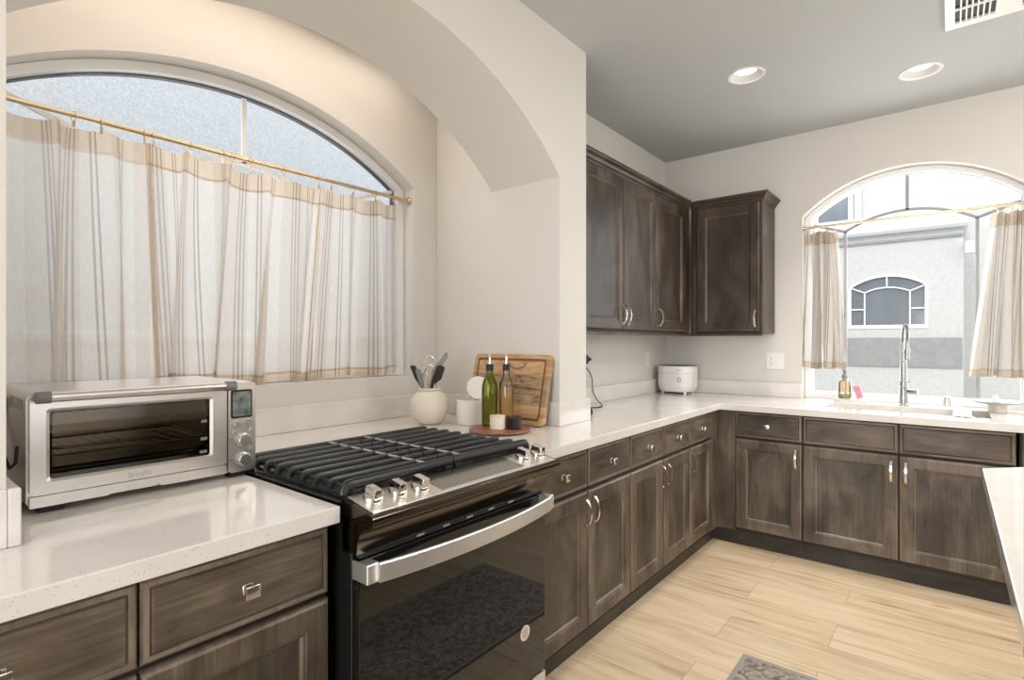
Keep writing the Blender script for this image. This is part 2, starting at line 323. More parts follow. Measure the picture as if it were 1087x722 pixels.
# ------------------------------------------------------------------ mesh helpers
def merge(bm, tmp, mi=0, mat=None):
    for f in tmp.faces: f.material_index = mi
    if mat is not None: bmesh.ops.transform(tmp, matrix=mat, verts=tmp.verts)
    me = bpy.data.meshes.new('t'); tmp.to_mesh(me); tmp.free(); bm.from_mesh(me); bpy.data.meshes.remove(me)

def box(bm, x0, x1, y0, y1, z0, z1, bev=0.0, seg=2, mi=0, mat=None):
    t = bmesh.new(); bmesh.ops.create_cube(t, size=1)
    bmesh.ops.transform(t, matrix=Matrix.Translation(((x0 + x1) / 2, (y0 + y1) / 2, (z0 + z1) / 2)) @ Matrix.Diagonal((abs(x1 - x0), abs(y1 - y0), abs(z1 - z0), 1)), verts=t.verts)
    if bev: bmesh.ops.bevel(t, geom=t.edges[:], offset=bev, segments=seg, affect='EDGES', profile=0.5)
    merge(bm, t, mi, mat); return bm

def plate(bm, outer, holes, t0, t1, mp, mi=0):
    """2-D outline (+holes) pushed from t0 to t1; mp(a, b, t) -> xyz"""
    t = bmesh.new(); loops = []
    for lp in [outer] + list(holes):
        vs = [t.verts.new((a, b, 0)) for a, b in lp]; loops.append(vs)
        for i in range(len(vs)): t.edges.new((vs[i], vs[(i + 1) % len(vs)]))
    bmesh.ops.triangle_fill(t, edges=t.edges[:], use_beauty=True)
    t.verts.ensure_lookup_table(); t.verts.index_update()
    tris = [[v.index for v in f.verts] for f in t.faces]; co = [(v.co.x, v.co.y) for v in t.verts]
    li = [[v.index for v in l] for l in loops]; t.free()
    q = bmesh.new()
    A = [q.verts.new(mp(a, b, t0)) for a, b in co]; B = [q.verts.new(mp(a, b, t1)) for a, b in co]
    for f in tris:
        q.faces.new([A[i] for i in f]); q.faces.new([B[i] for i in reversed(f)])
    if not holes: bmesh.ops.dissolve_limit(q, angle_limit=0.01, verts=q.verts[:], edges=q.edges[:])
    q.verts.ensure_lookup_table()
    for l in li:
        for i in range(len(l)):
            j, k = l[i], l[(i + 1) % len(l)]
            try: q.faces.new((A[j], A[k], B[k], B[j]))
            except Exception: pass
    bmesh.ops.recalc_face_normals(q, faces=q.faces[:])
    merge(bm, q, mi); return bm

def tube(bm, pts, r, seg=8, closed=False, mi=0, caps=True):
    pts = [Vector(p) for p in pts]; n = len(pts); t = bmesh.new(); rings = []
    rad = r if isinstance(r, (list, tuple)) else [r] * n
    up = None
    for i, p in enumerate(pts):
        if closed: tg = pts[(i + 1) % n] - pts[i - 1]
        else: tg = pts[min(i + 1, n - 1)] - pts[max(i - 1, 0)]
        tg.normalize()
        if up is None:
            up = Vector((0, 0, 1)) if abs(tg.z) < 0.9 else Vector((1, 0, 0))
        side = tg.cross(up).normalized(); up = side.cross(tg).normalized()
        rings.append([t.verts.new(p + rad[i] * (math.cos(2 * PI * k / seg) * side + math.sin(2 * PI * k / seg) * up)) for k in range(seg)])
    m = n if closed else n - 1
    for i in range(m):
        a, b = rings[i], rings[(i + 1) % n]
        for k in range(seg): t.faces.new((a[k], a[(k + 1) % seg], b[(k + 1) % seg], b[k]))
    if caps and not closed:
        t.faces.new(rings[0][::-1]); t.faces.new(rings[-1])
    bmesh.ops.recalc_face_normals(t, faces=t.faces[:])
    merge(bm, t, mi); return bm

def sweep(bm, pts, prof, up, mi=0):
    """profile (s, u) carried along pts; u axis follows `up`"""
    pts = [Vector(p) for p in pts]; up = Vector(up); n = len(pts); t = bmesh.new(); rings = []
    for i, p in enumerate(pts):
        tg = (pts[min(i + 1, n - 1)] - pts[max(i - 1, 0)]).normalized(); side = tg.cross(up).normalized()
        rings.append([t.verts.new(p + s * side + u * up) for s, u in prof])
    k = len(prof)
    for i in range(n - 1):
        for j in range(k): t.faces.new((rings[i][j], rings[i][(j + 1) % k], rings[i + 1][(j + 1) % k], rings[i + 1][j]))
    t.faces.new(rings[0][::-1]); t.faces.new(rings[-1])
    bmesh.ops.recalc_face_normals(t, faces=t.faces[:])
    merge(bm, t, mi); return bm

def lathe(bm, prof, seg=28, c=(0, 0, 0), mi=0, mat=None):
    t = bmesh.new(); rings = []
    for r, z in prof:
        rings.append([t.verts.new((0, 0, z))] if r < 1e-6 else [t.verts.new((r * math.cos(2 * PI * k / seg), r * math.sin(2 * PI * k / seg), z)) for k in range(seg)])
    for a, b in zip(rings, rings[1:]):
        for k in range(seg):
            j = (k + 1) % seg
            if len(a) == 1 and len(b) == 1: continue
            if len(a) == 1: t.faces.new((a[0], b[j], b[k]))
            elif len(b) == 1: t.faces.new((a[k], a[j], b[0]))
            else: t.faces.new((a[k], a[j], b[j], b[k]))
    bmesh.ops.recalc_face_normals(t, faces=t.faces[:])
    mt = Matrix.Translation(c)
    if mat is not None: mt = mt @ mat
    merge(bm, t, mi, mt); return bm

RX90 = Matrix.Rotation(PI / 2, 4, 'X')   # +z -> -y
RY90 = Matrix.Rotation(PI / 2, 4, 'Y')   # +z -> +x

def wpos(o):
    p = Vector((0, 0, 0))
    while o is not None: p += o.location; o = o.parent
    return p

def obj(name, bm, mats, parent=None, loc=None, world=False, ang=35, smooth=True):
    me = bpy.data.meshes.new(name)
    if world and parent is not None: bmesh.ops.translate(bm, vec=-wpos(parent), verts=bm.verts)
    elif world and loc is not None: bmesh.ops.translate(bm, vec=-Vector(loc), verts=bm.verts)
    bm.to_mesh(me); bm.free()
    for m in (mats if isinstance(mats, (list, tuple)) else [mats]): me.materials.append(m)
    if smooth:
        me.polygons.foreach_set('use_smooth', [True] * len(me.polygons)); me.set_sharp_from_angle(angle=math.radians(ang))
    o = bpy.data.objects.new(name, me); COL.objects.link(o)
    if smooth and ang < 90:
        wn = o.modifiers.new('face_weighted_shading', 'WEIGHTED_NORMAL'); wn.keep_sharp = True; wn.weight = 100
    if parent is not None: o.parent = parent
    if loc is not None: o.location = loc
    return o

def tag(o, label, cat, group=None):
    o['label'] = label; o['category'] = cat
    if group: o['group'] = group
    return o

def thing(name, label, cat, loc=(0, 0, 0), rotz=0.0, group=None):
    o = bpy.data.objects.new(name, None); COL.objects.link(o); o.empty_display_size = 0.05
    o.location = loc; o.rotation_euler = (0, 0, rotz)
    return tag(o, label, cat, group)

def structure(o):
    o['kind'] = 'structure'; return o

def copy_tree(o, parent=None):
    c = o.copy(); COL.objects.link(c)
    if parent is not None: c.parent = parent
    for ch in list(o.children): copy_tree(ch, c)
    return c

def text(name, body, size, mat, parent, matrix, depth=0.0004, align='CENTER'):
    cu = bpy.data.curves.new('txt', 'FONT'); cu.body = body; cu.size = size; cu.extrude = depth; cu.align_x = align; cu.align_y = 'CENTER'
    tmp = bpy.data.objects.new('txt', cu); COL.objects.link(tmp)
    dg = bpy.context.evaluated_depsgraph_get(); me = bpy.data.meshes.new_from_object(tmp.evaluated_get(dg)); me.name = name
    bpy.data.objects.remove(tmp); bpy.data.curves.remove(cu)
    me.transform(matrix); me.materials.clear(); me.materials.append(mat)
    o = bpy.data.objects.new(name, me); COL.objects.link(o); o.parent = parent
    return o

def arch(cx, half, z0, spring, rise, n=40):
    """outline of an arched opening, counter-clockwise from lower left"""
    R = (half * half + rise * rise) / (2 * rise); a0 = math.asin(half / R); zc = spring + rise - R
    pts = [(cx - half, z0), (cx + half, z0)]
    for i in range(n + 1):
        a = a0 - 2 * a0 * i / n
        pts.append((cx + R * math.sin(a), zc + R * math.cos(a)))
    return pts

YZ = lambda a, b, t: (t, a, b)      # outline in y-z, pushed along x
XZ = lambda a, b, t: (a, t, b)      # outline in x-z, pushed along y
XY = lambda a, b, t: (a, b, t)

# ------------------------------------------------------------------ room shell
CEIL = 2.745
def circle(cx, cy, r, n=28): return [(cx + r * math.cos(2 * PI * k / n), cy + r * math.sin(2 * PI * k / n)) for k in range(n)]
LIGHTS = [(-0.857, 3.062), (-0.123, 3.600)]
structure(obj('floor', box(bmesh.new(), -2.42, 4.5, -3.5, 4.34, -0.10, 0.0), M['floor']))
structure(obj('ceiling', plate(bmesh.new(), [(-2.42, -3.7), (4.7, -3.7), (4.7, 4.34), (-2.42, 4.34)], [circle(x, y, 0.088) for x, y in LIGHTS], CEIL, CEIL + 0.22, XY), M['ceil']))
W1C, W1H, W1SP, W1R = 1.080, 0.845, 2.130, 0.272
W2C, W2H, W2SP, W2R = -0.213, 0.580, 2.165, 0.247
structure(obj('wall_left', plate(bmesh.new(), [(-0.30, 0), (2.33, 0), (2.33, CEIL), (-0.30, CEIL)], [arch(W1C, W1H, 1.125, W1SP, W1R)], -2.42, -2.24, YZ), M['wall']))
bm = bmesh.new()
HC, HH, HS, HR = 1.1405, 0.9475, 2.075, 0.385
op = arch(HC, HH, 0.915, HS, HR)
outl = [(-0.05, 0.915), op[0]] + op[:1:-1] + [op[1], (2.324, 0.915), (2.324, CEIL), (-0.05, CEIL)]
outl = [outl[0], outl[1]] + list(reversed(op[2:])) + outl[-4:]
plate(bm, outl, [], -1.83, -1.41, YZ)
box(bm, -2.238, -1.83, 2.088, 2.324, 0.915, CEIL); box(bm, -2.238, -1.83, -0.05, 0.193, 0.915, CEIL)
structure(obj('wall_arch', bm, M['wall']))
structure(obj('wall_left_far', box(bmesh.new(), -2.238, -1.78, 2.332, 4.16, 0, CEIL), M['wall']))
structure(obj('wall_left_near', box(bmesh.new(), -2.238, -1.78, -3.5, -0.302, 0, CEIL), M['wall']))
structure(obj('wall_back', plate(bmesh.new(), [(-2.42, 0), (4.7, 0), (4.7, CEIL), (-2.42, CEIL)], [arch(W2C, W2H, 0.87, W2SP, W2R)], 4.16, 4.34, XZ), M['wall']))
structure(obj('wall_right', plate(bmesh.new(), [(-3.5, 0), (4.16, 0), (4.16, CEIL), (-3.5, CEIL)], [[(-0.6, 0.55), (2.4, 0.55), (2.4, 2.45), (-0.6, 2.45)]], 4.5, 4.68, YZ), M['wall']))
structure(obj('wall_rear', plate(bmesh.new(), [(-2.42, 0), (-1.6, 0), (-1.6, 2.4), (1.6, 2.4), (1.6, 0), (4.7, 0), (4.7, CEIL), (-2.42, CEIL)], [], -3.68, -3.5, XZ), M['wall']))

def ring(outer, inner, t0, t1, mp, mi=0, bm=None):
    return plate(bm or bmesh.new(), outer, [inner], t0, t1, mp, mi)

def kitchen_window(name, cx, half, z0, spring, rise, t_in, t_out, mp, fw, hm_z, vdx, va, vs):
    """arched vinyl window: frame ring, slim grid of bars, pane; t_in is the room side"""
    root = bpy.data.objects.new(name, None); COL.objects.link(root); structure(root)
    sgn = 1 if t_out > t_in else -1
    out = arch(cx, half - 0.002, z0 + 0.002, spring, rise - 0.002); inn = arch(cx, half - fw, z0 + fw * 0.9, spring - 0.006, rise - fw * 0.72)
    f = obj('window_frame', ring(out, inn, t_in, t_out, mp), M['white_trim'], root)
    inn2 = arch(cx, half - fw - 0.007, z0 + fw * 0.9 + 0.007, spring - 0.007, rise - fw * 0.72 - 0.006)
    obj('glazing_bead', ring(arch(cx, half - fw - 0.0005, z0 + fw * 0.9 + 0.0005, spring - 0.006, rise - fw * 0.72 - 0.0005), inn2, t_in + sgn * 0.034, t_out - sgn * 0.01, mp), M['glaze'], root)
    tp = (t_in + t_out) / 2 + sgn * 0.008
    obj('pane', plate(bmesh.new(), inn2, [], tp - 0.002, tp + 0.002, mp), M['pane'], root)
    # grid: two uprights, an inner arch, a crown bar, two splayed bars, two cross bars
    bm = bmesh.new(); b = 0.009
    def bar(p, q):
        p = Vector((p[0], p[1])); q = Vector((q[0], q[1])); d = (q - p).normalized(); nn = Vector((-d.y, d.x)) * b
        plate(bm, [tuple(p + nn), tuple(p - nn), tuple(q - nn), tuple(q + nn)], [], tp - 0.006, tp + 0.006, mp)
    zi = z0 + fw
    for s in (-1, 1):
        bar((cx + s * vdx, zi), (cx + s * vdx, vs))
        bar((cx + s * vdx, hm_z), (cx + s * (half - fw), hm_z))
        bar((cx + s * vdx, vs), (cx + s * (half - fw), vs + (half - fw - vdx) * 0.36))
    a = arch(cx, vdx, 0, vs, va - vs, 24)[2:]
    for p, q in zip(a, a[1:]): bar(p, q)
    bar((cx, va), (cx, spring + rise - fw * 0.9))
    obj('muntin_grid', bm, M['muntin'], root, smooth=False)
    return root
M['glaze'] = simple('glazing_gasket', (0.10, 0.115, 0.13), 0.5)
M['muntin'] = simple('grey_muntin', (0.34, 0.35, 0.36), 0.5)
_m = M['muntin']; M['muntin'] = M['white_trim']
kitchen_window('window_1', W1C, W1H, 1.125, W1SP, W1R, -2.325, -2.395, YZ, 0.045, 1.48, 0.34, 2.075, 1.96)
M['glaze'] = M['white_trim']; M['muntin'] = _m
kitchen_window('window_2', W2C, W2H, 0.915, W2SP, W2R, 4.235, 4.31, XZ, 0.042, 1.48, 0.340, 2.150, 2.05)
# unseen glass door behind the viewer and window on the right, added for daylight
r3 = bpy.data.objects.new('door_1', None); COL.objects.link(r3); structure(r3)
obj('door_frame', ring([(-1.6, 0.0), (1.6, 0.0), (1.6, 2.4), (-1.6, 2.4)], [(-1.54, 0.05), (1.54, 0.05), (1.54, 2.34), (-1.54, 2.34)], -3.66, -3.56, XZ), M['white_trim'], r3)
obj('pane', box(bmesh.new(), -1.54, 1.54, -3.615, -3.609, 0.05, 2.34), M['pane'], r3)
obj('stile', box(bmesh.new(), -0.04, 0.04, -3.65, -3.57, 0.05, 2.34, 0.004), M['white_trim'], r3)
r4 = bpy.data.objects.new('window_3', None); COL.objects.link(r4); structure(r4)
obj('window_frame', ring([(-0.6, 0.55), (2.4, 0.55), (2.4, 2.45), (-0.6, 2.45)], [(-0.55, 0.60), (2.35, 0.60), (2.35, 2.40), (-0.55, 2.40)], 4.56, 4.64, YZ), M['white_trim'], r4)
obj('pane', box(bmesh.new(), 4.60, 4.606, -0.55, 2.35, 0.60, 2.40), M['pane'], r4)

# ------------------------------------------------------------------ outside
structure(obj('ground', box(bmesh.new(), -12, 12, -10, 20, -0.30, -0.18), M['concrete']))
# neighbour behind the sink window
nb = thing('neighbor_house', 'cream stucco two-storey house with an arched window and grey band, outside the sink window', 'house', (-1.5, 10.0, -0.18))
obj('upper_wall', box(bmesh.new(), -7, 6, 12.0, 15.0, -0.18, 7.2), M['stucco'], nb, world=True, smooth=False)
nwin = arch(-0.750, 0.480, 1.535, 2.145, 0.165, 24)
obj('lower_wall', plate(bmesh.new(), [(-6.5, -0.18), (0.150, -0.18), (0.150, 3.0), (-6.5, 3.0)], [nwin], 10.0, 12.0, XZ), M['stucco'], nb, world=True, smooth=False)
nf = obj('window_frame', ring(arch(-0.750, 0.500, 1.50, 2.145, 0.185, 24), arch(-0.750, 0.462, 1.555, 2.140, 0.150, 24), 9.985, 10.05, XZ), M['white_trim'], nb, world=True)
obj('pane', plate(bmesh.new(), arch(-0.750, 0.464, 1.553, 2.140, 0.152, 24), [], 10.03, 10.045, XZ), M['dark_pane'], nf, world=True)
bm = bmesh.new()
def nbar(p, q, b=0.010):
    p = Vector(p); q = Vector(q); d = (q - p).normalized(); nn = Vector((-d.y, d.x)) * b
    plate(bm, [tuple(p + nn), tuple(p - nn), tuple(q - nn), tuple(q + nn)], [], 10.0, 10.028, XZ)
for s in (-1, 1):
    nbar((-0.75 + s * 0.285, 1.55), (-0.75 + s * 0.285, 2.06)); nbar((-0.75 + s * 0.285, 2.06), (-0.75 + s * 0.465, 2.14)); nbar((-0.75 + s * 0.285, 1.80), (-0.75 + s * 0.465, 1.80))
ap = arch(-0.75, 0.285, 0, 2.06, 0.068, 14)[2:]
for p, q in zip(ap, ap[1:]): nbar(p, q)
nbar((-0.75, 2.128), (-0.75, 2.29))
obj('muntin_grid', bm, M['white_trim'], nf, world=True, smooth=False)
obj('stucco_band', box(bmesh.new(), -6.5, 0.135, 9.97, 10.0, 0.925, 1.357), M['stucco_band'], nb, world=True, smooth=False)
bm = bmesh.new()
for k in range(26): box(bm, -6.5 + k * 0.2575, -6.5 + k * 0.2575 + 0.245, 9.93, 10.11, 3.060, 3.115, 0.02, 1)
plate(bm, [(9.93, 3.03), (9.93, 3.07), (12.0, 3.62), (12.0, 3.0)], [], -6.5, 0.19, lambda a, b, t: (t, a, b))
obj('roof', bm, M['roof'], nb, world=True, smooth=False)
bm = bmesh.new(); plate(bm, [(9.89, 3.035), (9.89, 2.975), (9.92, 2.935), (9.998, 2.935), (9.998, 3.035)], [], -6.5, 0.20, lambda a, b, t: (t, a, b))
obj('gutter', bm, M['gutter'], nb, world=True, smooth=False)
obj('eave_shadow_line', box(bmesh.new(), -6.5, 0.15, 9.965, 10.0, 2.81, 2.845), M['stucco_band'], nb, world=True, smooth=False)  # dark strip painting in the shadow line below the gutter
bm = bmesh.new(); box(bm, 0.16, 0.27, 9.80, 9.92, 2.53, 2.70, 0.01); box(bm, 0.16, 0.22, 9.92, 9.99, 2.60, 2.68)
obj('downspout_elbow', bm, M['gutter'], nb, world=True)
uf = obj('window_frame', ring([(-2.75, 3.50), (-1.42, 3.50), (-1.42, 4.9), (-2.75, 4.9)], [(-2.69, 3.56), (-1.50, 3.56), (-1.50, 4.84), (-2.69, 4.84)], 11.95, 12.0, XZ), M['white_trim'], nb, world=True)
obj('pane', box(bmesh.new(), -2.69, -1.50, 11.975, 11.985, 3.56, 4.84), M['dark_pane'], uf, world=True)
obj('mullion', box(bmesh.new(), -2.06, -2.0, 11.955, 11.975, 3.56, 4.84), M['white_trim'], uf, world=True)
obj('wall_corner_trim', box(bmesh.new(), -1.40, -1.28, 11.94, 12.0, -0.1, 7.2), M['stucco'], nb, world=True)
tag(obj('side_house', box(bmesh.new(), -9, -4.5, -6, 9.2, -0.18, 6.6), M['stucco_grey'], smooth=False), 'grey stucco side of the next house, close outside the curtained window', 'house')
bm = bmesh.new(); box(bm, -3.62, -3.44, -5, 9.0, -0.18, 1.30); box(bm, -3.65, -3.41, -5, 9.0, 1.30, 1.36, 0.01)
tag(obj('garden_wall', bm, M['concrete'], smooth=False), 'low pale block wall between the houses, seen through the striped curtains', 'wall')

# ------------------------------------------------------------------ cabinets
def rings_panel(w, h, rg, edge=(), panel=0):
    """front panel facing -y built from rectangular rings (inset, y); closed at the back"""
    bm = bmesh.new(); R = []
    for ins, y in rg:
        R.append([bm.verts.new(c) for c in ((ins, y, ins), (w - ins, y, ins), (w - ins, y, h - ins), (ins, y, h - ins))])
    bm.faces.new(R[0][::-1])
    for q, (a, b) in enumerate(zip(R, R[1:])):
        for k in range(4): bm.faces.new((a[k], a[(k + 1) % 4], b[(k + 1) % 4], b[k])).material_index = 1 if q in edge else 0
    bm.faces.new(R[-1]).material_index = panel; bmesh.ops.recalc_face_normals(bm, faces=bm.faces[:])
    return bm

def door_bm(w, h):
    s = 0.058
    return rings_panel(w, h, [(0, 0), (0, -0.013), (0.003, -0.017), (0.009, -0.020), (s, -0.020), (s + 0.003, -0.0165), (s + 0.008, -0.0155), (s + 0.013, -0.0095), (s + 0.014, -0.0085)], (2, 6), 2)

def drawer_bm(w, h):
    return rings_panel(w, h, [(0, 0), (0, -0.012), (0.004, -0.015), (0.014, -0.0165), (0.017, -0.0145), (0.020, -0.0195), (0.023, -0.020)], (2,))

def knob_bm():
    bm = bmesh.new()
    box(bm, -0.011, 0.011, -0.003, 0, -0.011, 0.011, 0.001, 1)
    box(bm, -0.008, -0.0055, -0.019, -0.002, -0.009, 0.009); box(bm, 0.0055, 0.008, -0.019, -0.002, -0.009, 0.009)
    box(bm, -0.016, 0.016, -0.027, -0.018, -0.014, 0.014, 0.003, 2)
    return bm

def pull_bm():
    bm = bmesh.new(); pts = []
    for i in range(17):
        a = -1 + 2 * i / 16; pts.append((0, -0.010 - 0.022 * (1 - a * a) ** 0.8, a * 0.056))
    t = 0.0022
    b2 = bmesh.new(); sweep(b2, pts, [(-t, -0.0055), (t, -0.0055), (t, 0.0055), (-t, 0.0055)], (1, 0, 0)); merge(bm, b2)
    for s in (-1, 1):
        box(bm, -0.006, 0.006, -0.013, 0, s * 0.052 - 0.006, s * 0.052 + 0.006, 0.0015, 1)
    return bm
KNOB = bpy.data.meshes.new('knob'); _b = knob_bm(); _b.to_mesh(KNOB); _b.free(); KNOB.materials.append(M['nickel'])
PULL = bpy.data.meshes.new('handle'); _b = pull_bm(); _b.to_mesh(PULL); _b.free(); PULL.materials.append(M['nickel'])
PULL.polygons.foreach_set('use_smooth', [True] * len(PULL.polygons)); PULL.set_sharp_from_angle(angle=math.radians(40))
KNOB.polygons.foreach_set('use_smooth', [True] * len(KNOB.polygons)); KNOB.set_sharp_from_angle(angle=math.radians(40))

def hardware(name, me, parent, loc):
    o = bpy.data.objects.new(name, me); COL.objects.link(o); o.parent = parent; o.location = loc; return o

G = 0.0025
def base_cabinet(label, origin, rotz, x0, x1, cols, depth=0.575, toe=0.062, toe_x=None, group='base cabinets', fillers=(), open_top=False):
    """local x runs along the front, front plane of the doors at y = 0 facing -y"""
    r = thing('base_cabinet', label, 'cabinet', origin, rotz, group)
    bm = bmesh.new()
    if open_top:
        for q in ((x0, x0 + 0.018, 0.020, depth, 0.10, 0.872), (x1 - 0.018, x1, 0.020, depth, 0.10, 0.872), (x0 + 0.018, x1 - 0.018, 0.038, depth - 0.012, 0.10, 0.118),
                  (x0 + 0.018, x1 - 0.018, depth - 0.012, depth, 0.10, 0.872), (x0 + 0.018, x1 - 0.018, 0.020, 0.038, 0.10, 0.872)): box(bm, *q)
    else: box(bm, x0, x1, 0.020, depth, 0.10, 0.872)
    obj('carcass', bm, M['wood_box'], r, smooth=False)
    for fa_, fb_ in fillers: obj('filler_strip', box(bmesh.new(), fa_, fb_, 0.0165, 0.0199, 0.10, 0.872), M['wood_v'], r, smooth=False)
    tx = toe_x or (x0, x1)
    obj('toe_kick', box(bmesh.new(), tx[0], tx[1], toe, toe + 0.02, 0.0, 0.10), M['wood_dark'], r, smooth=False)
    for a, b, kind, side in cols:
        wd = b - a - 2 * G
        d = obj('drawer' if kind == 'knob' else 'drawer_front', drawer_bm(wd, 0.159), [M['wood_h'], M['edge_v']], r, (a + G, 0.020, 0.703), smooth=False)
        if kind == 'knob': hardware('knob', KNOB, d, (wd / 2, -0.020, 0.079))
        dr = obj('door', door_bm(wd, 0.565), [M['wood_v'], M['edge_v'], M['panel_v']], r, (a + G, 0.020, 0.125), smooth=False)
        hx = wd - 0.030 if side == 'R' else 0.030
        hardware('handle', PULL, dr, (hx, -0.020, 0.565 - 0.085))
    return r
LX = -1.162
R90 = PI / 2
base_cabinet('dark-stained double base cabinet left of the range, under the toaster oven', (LX, -0.045, 0), R90, 0, 0.781, [(0.0, 0.386, 'knob', 'R'), (0.386, 0.781, 'knob', 'L')])
base_cabinet('dark-stained double base cabinet directly right of the black range', (LX, 1.553, 0), R90, 0.0, 0.766, [(0.0, 0.383, 'knob', 'R'), (0.383, 0.766, 'knob', 'L')])
base_cabinet('dark-stained double base cabinet second from the range, below the cord and pillar end', (LX, 2.319, 0), R90, 0.0, 0.741, [(0.0, 0.377, 'knob', 'R'), (0.377, 0.741, 'knob', 'L')])
base_cabinet('narrow single-door base cabinet at the inner corner of the window-side run', (LX, 3.061, 0), R90, 0.0, 0.520, [(0.0, 0.380, 'knob', 'L')], toe_x=(0, 0.56), fillers=[(0.383, 0.5205)])
BY = 3.565
base_cabinet('single-door base cabinet at the left end of the sink wall, with one knobbed drawer', (-1.064, BY, 0), 0, -0.095, 0.384, [(0.0, 0.384, 'knob', 'R')], toe_x=(-0.17, 0.384), fillers=[(-0.114, -0.003)])
base_cabinet('wide double sink base cabinet below the faucet, with knobless drawer fronts', (-0.679, BY, 0), 0, 0.0, 0.930, [(0.0, 0.464, 'false', 'R'), (0.464, 0.930, 'false', 'L')], open_top=True)
base_cabinet('base cabinet at the far right of the sink wall, mostly cut off', (0.262, BY, 0), 0, 0.0, 0.60, [(0.006, 0.60, 'knob', 'R')])

def crown(path, e0, e1, base):
    """moulding carried round a path in plan; e0/e1 = how far the ends grow with the projection (mitres)"""
    prof = [(0.0, 0.0), (0.006, 0.0), (0.008, 0.010), (0.016, 0.016), (0.022, 0.030), (0.036, 0.040), (0.040, 0.046), (0.040, 0.056), (0.0, 0.056)]
    bm = bmesh.new(); n = len(path); P = [Vector((*p, 0)) for p in path]
    def left(a, b):
        d = (b - a).normalized(); return Vector((d.y, -d.x, 0)), d
    rings = []
    for i in range(n):
        row = []
        for o, z in prof:
            if i == 0: nn, d = left(P[0], P[1]); p = P[0] + nn * o - d * o * e0
            elif i == n - 1: nn, d = left(P[-2], P[-1]); p = P[-1] + nn * o + d * o * e1
            else:
                n1, d1 = left(P[i - 1], P[i]); n2, d2 = left(P[i], P[i + 1]); p = P[i] + n1 * o + n2 * o
            row.append(bm.verts.new((p.x, p.y, base + z)))
        rings.append(row)
    k = len(prof)
    for a, b in zip(rings, rings[1:]):
        for j in range(k): bm.faces.new((a[j], a[(j + 1) % k], b[(j + 1) % k], b[j]))
    bm.faces.new(rings[0]); bm.faces.new(rings[-1][::-1]); bmesh.ops.recalc_face_normals(bm, faces=bm.faces[:])
    return bm

def upper_cabinet(label, origin, rotz, x0, x1, y1, doors, crown_path, e0, e1, extra=None, fillers=()):
    r = thing('wall_cabinet', label, 'cabinet', origin, rotz, 'wall cabinets')
    bm = bmesh.new(); box(bm, x0, x1, 0.020, y1, 1.362, 2.262)
    if extra: box(bm, *extra)
    obj('carcass', bm, M['wood_box'], r, smooth=False)
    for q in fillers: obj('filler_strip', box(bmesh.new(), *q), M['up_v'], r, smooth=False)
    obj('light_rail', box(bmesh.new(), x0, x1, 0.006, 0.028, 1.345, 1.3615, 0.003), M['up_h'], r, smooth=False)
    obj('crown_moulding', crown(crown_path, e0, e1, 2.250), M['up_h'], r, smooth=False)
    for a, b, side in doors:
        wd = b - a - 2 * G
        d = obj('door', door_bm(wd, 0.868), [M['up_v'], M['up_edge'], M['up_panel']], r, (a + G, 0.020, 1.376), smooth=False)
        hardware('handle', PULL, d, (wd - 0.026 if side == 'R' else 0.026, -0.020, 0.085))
    return r
upper_cabinet('double wall cabinet beside the white pillar, two tall dark doors with paired pulls', (-1.450, 2.336, 0), R90, 0.0, 0.913, 0.326,
              [(0.020, 0.470, 'R'), (0.470, 0.913, 'L')], [(0.0, 0.018), (0.914, 0.018)], 0, 0)
upper_cabinet('single-door wall cabinet in the corner, right of the paired doors', (-1.450, 3.250, 0), R90, 0.0, 0.598, 0.326,
              [(0.0, 0.490, 'L')], [(0.0, 0.018), (0.590, 0.018)], 0, -1, fillers=[(0.492, 0.583, 0.012, 0.0199, 1.363, 2.262)])
upper_cabinet('single wall cabinet on the back wall, left of the sink window, with exposed side', (-1.450, 3.830, 0), 0, -0.005, 0.480, 0.326,
              [(0.040, 0.468, 'R')], [(-0.008, 0.018), (0.480, 0.018), (0.480, 0.326)], -1, 0, fillers=[(0.012, 0.039, 0.010, 0.0199, 1.363, 2.262), (0.469, 0.4825, 0.006, 0.0199, 1.363, 2.262), (0.4803, 0.4825, 0.020, 0.326, 1.363, 2.262)])

# ------------------------------------------------------------------ countertop with upstands, sink
CT = 0.914
ctp = [(-2.235, -0.05), (-1.135, -0.05), (-1.135, 0.746), (-1.772, 0.746), (-1.772, 1.544), (-1.135, 1.544), (-1.135, 3.495), (1.3, 3.495), (1.3, 4.156),
       (W2C + W2H - 0.004, 4.156), (W2C + W2H - 0.004, 4.232), (W2C - W2H + 0.004, 4.232), (W2C - W2H + 0.004, 4.156), (-1.777, 4.156), (-1.777, 2.328), (-2.235, 2.328)]
def rrect(x0, x1, y0, y1, r, n=5):
    p = []
    for cx, cy, a0 in ((x1 - r, y1 - r, 0), (x0 + r, y1 - r, PI / 2), (x0 + r, y0 + r, PI), (x1 - r, y0 + r, 3 * PI / 2)):
        for i in range(n + 1): a = a0 + PI / 2 * i / n; p.append((cx + r * math.cos(a), cy + r * math.sin(a)))
    return p
SX0, SX1, SY0, SY1 = -0.594, 0.168, 3.672, 4.030
bm = plate(bmesh.new(), ctp, [rrect(SX0, SX1, SY0, SY1, 0.02)], 0.874, CT, XY)
ct = tag(obj('countertop', bm, M['quartz'], smooth=False), 'white speckled quartz countertop running around the range, corner and sink', 'countertop')
bv = ct.modifiers.new('eased_edge', 'BEVEL'); bv.width = 0.003; bv.segments = 2; bv.limit_method = 'ANGLE'; bv.angle_limit = math.radians(60)
SPL = []
def splash(*b):
    SPL.append(1); structure(obj('trim_%d' % len(SPL), box(bmesh.new(), b[0], b[1], b[2], b[3], CT + 0.0005, b[4], 0.002, 1), M['quartz'], smooth=False))
ZS = 1.026
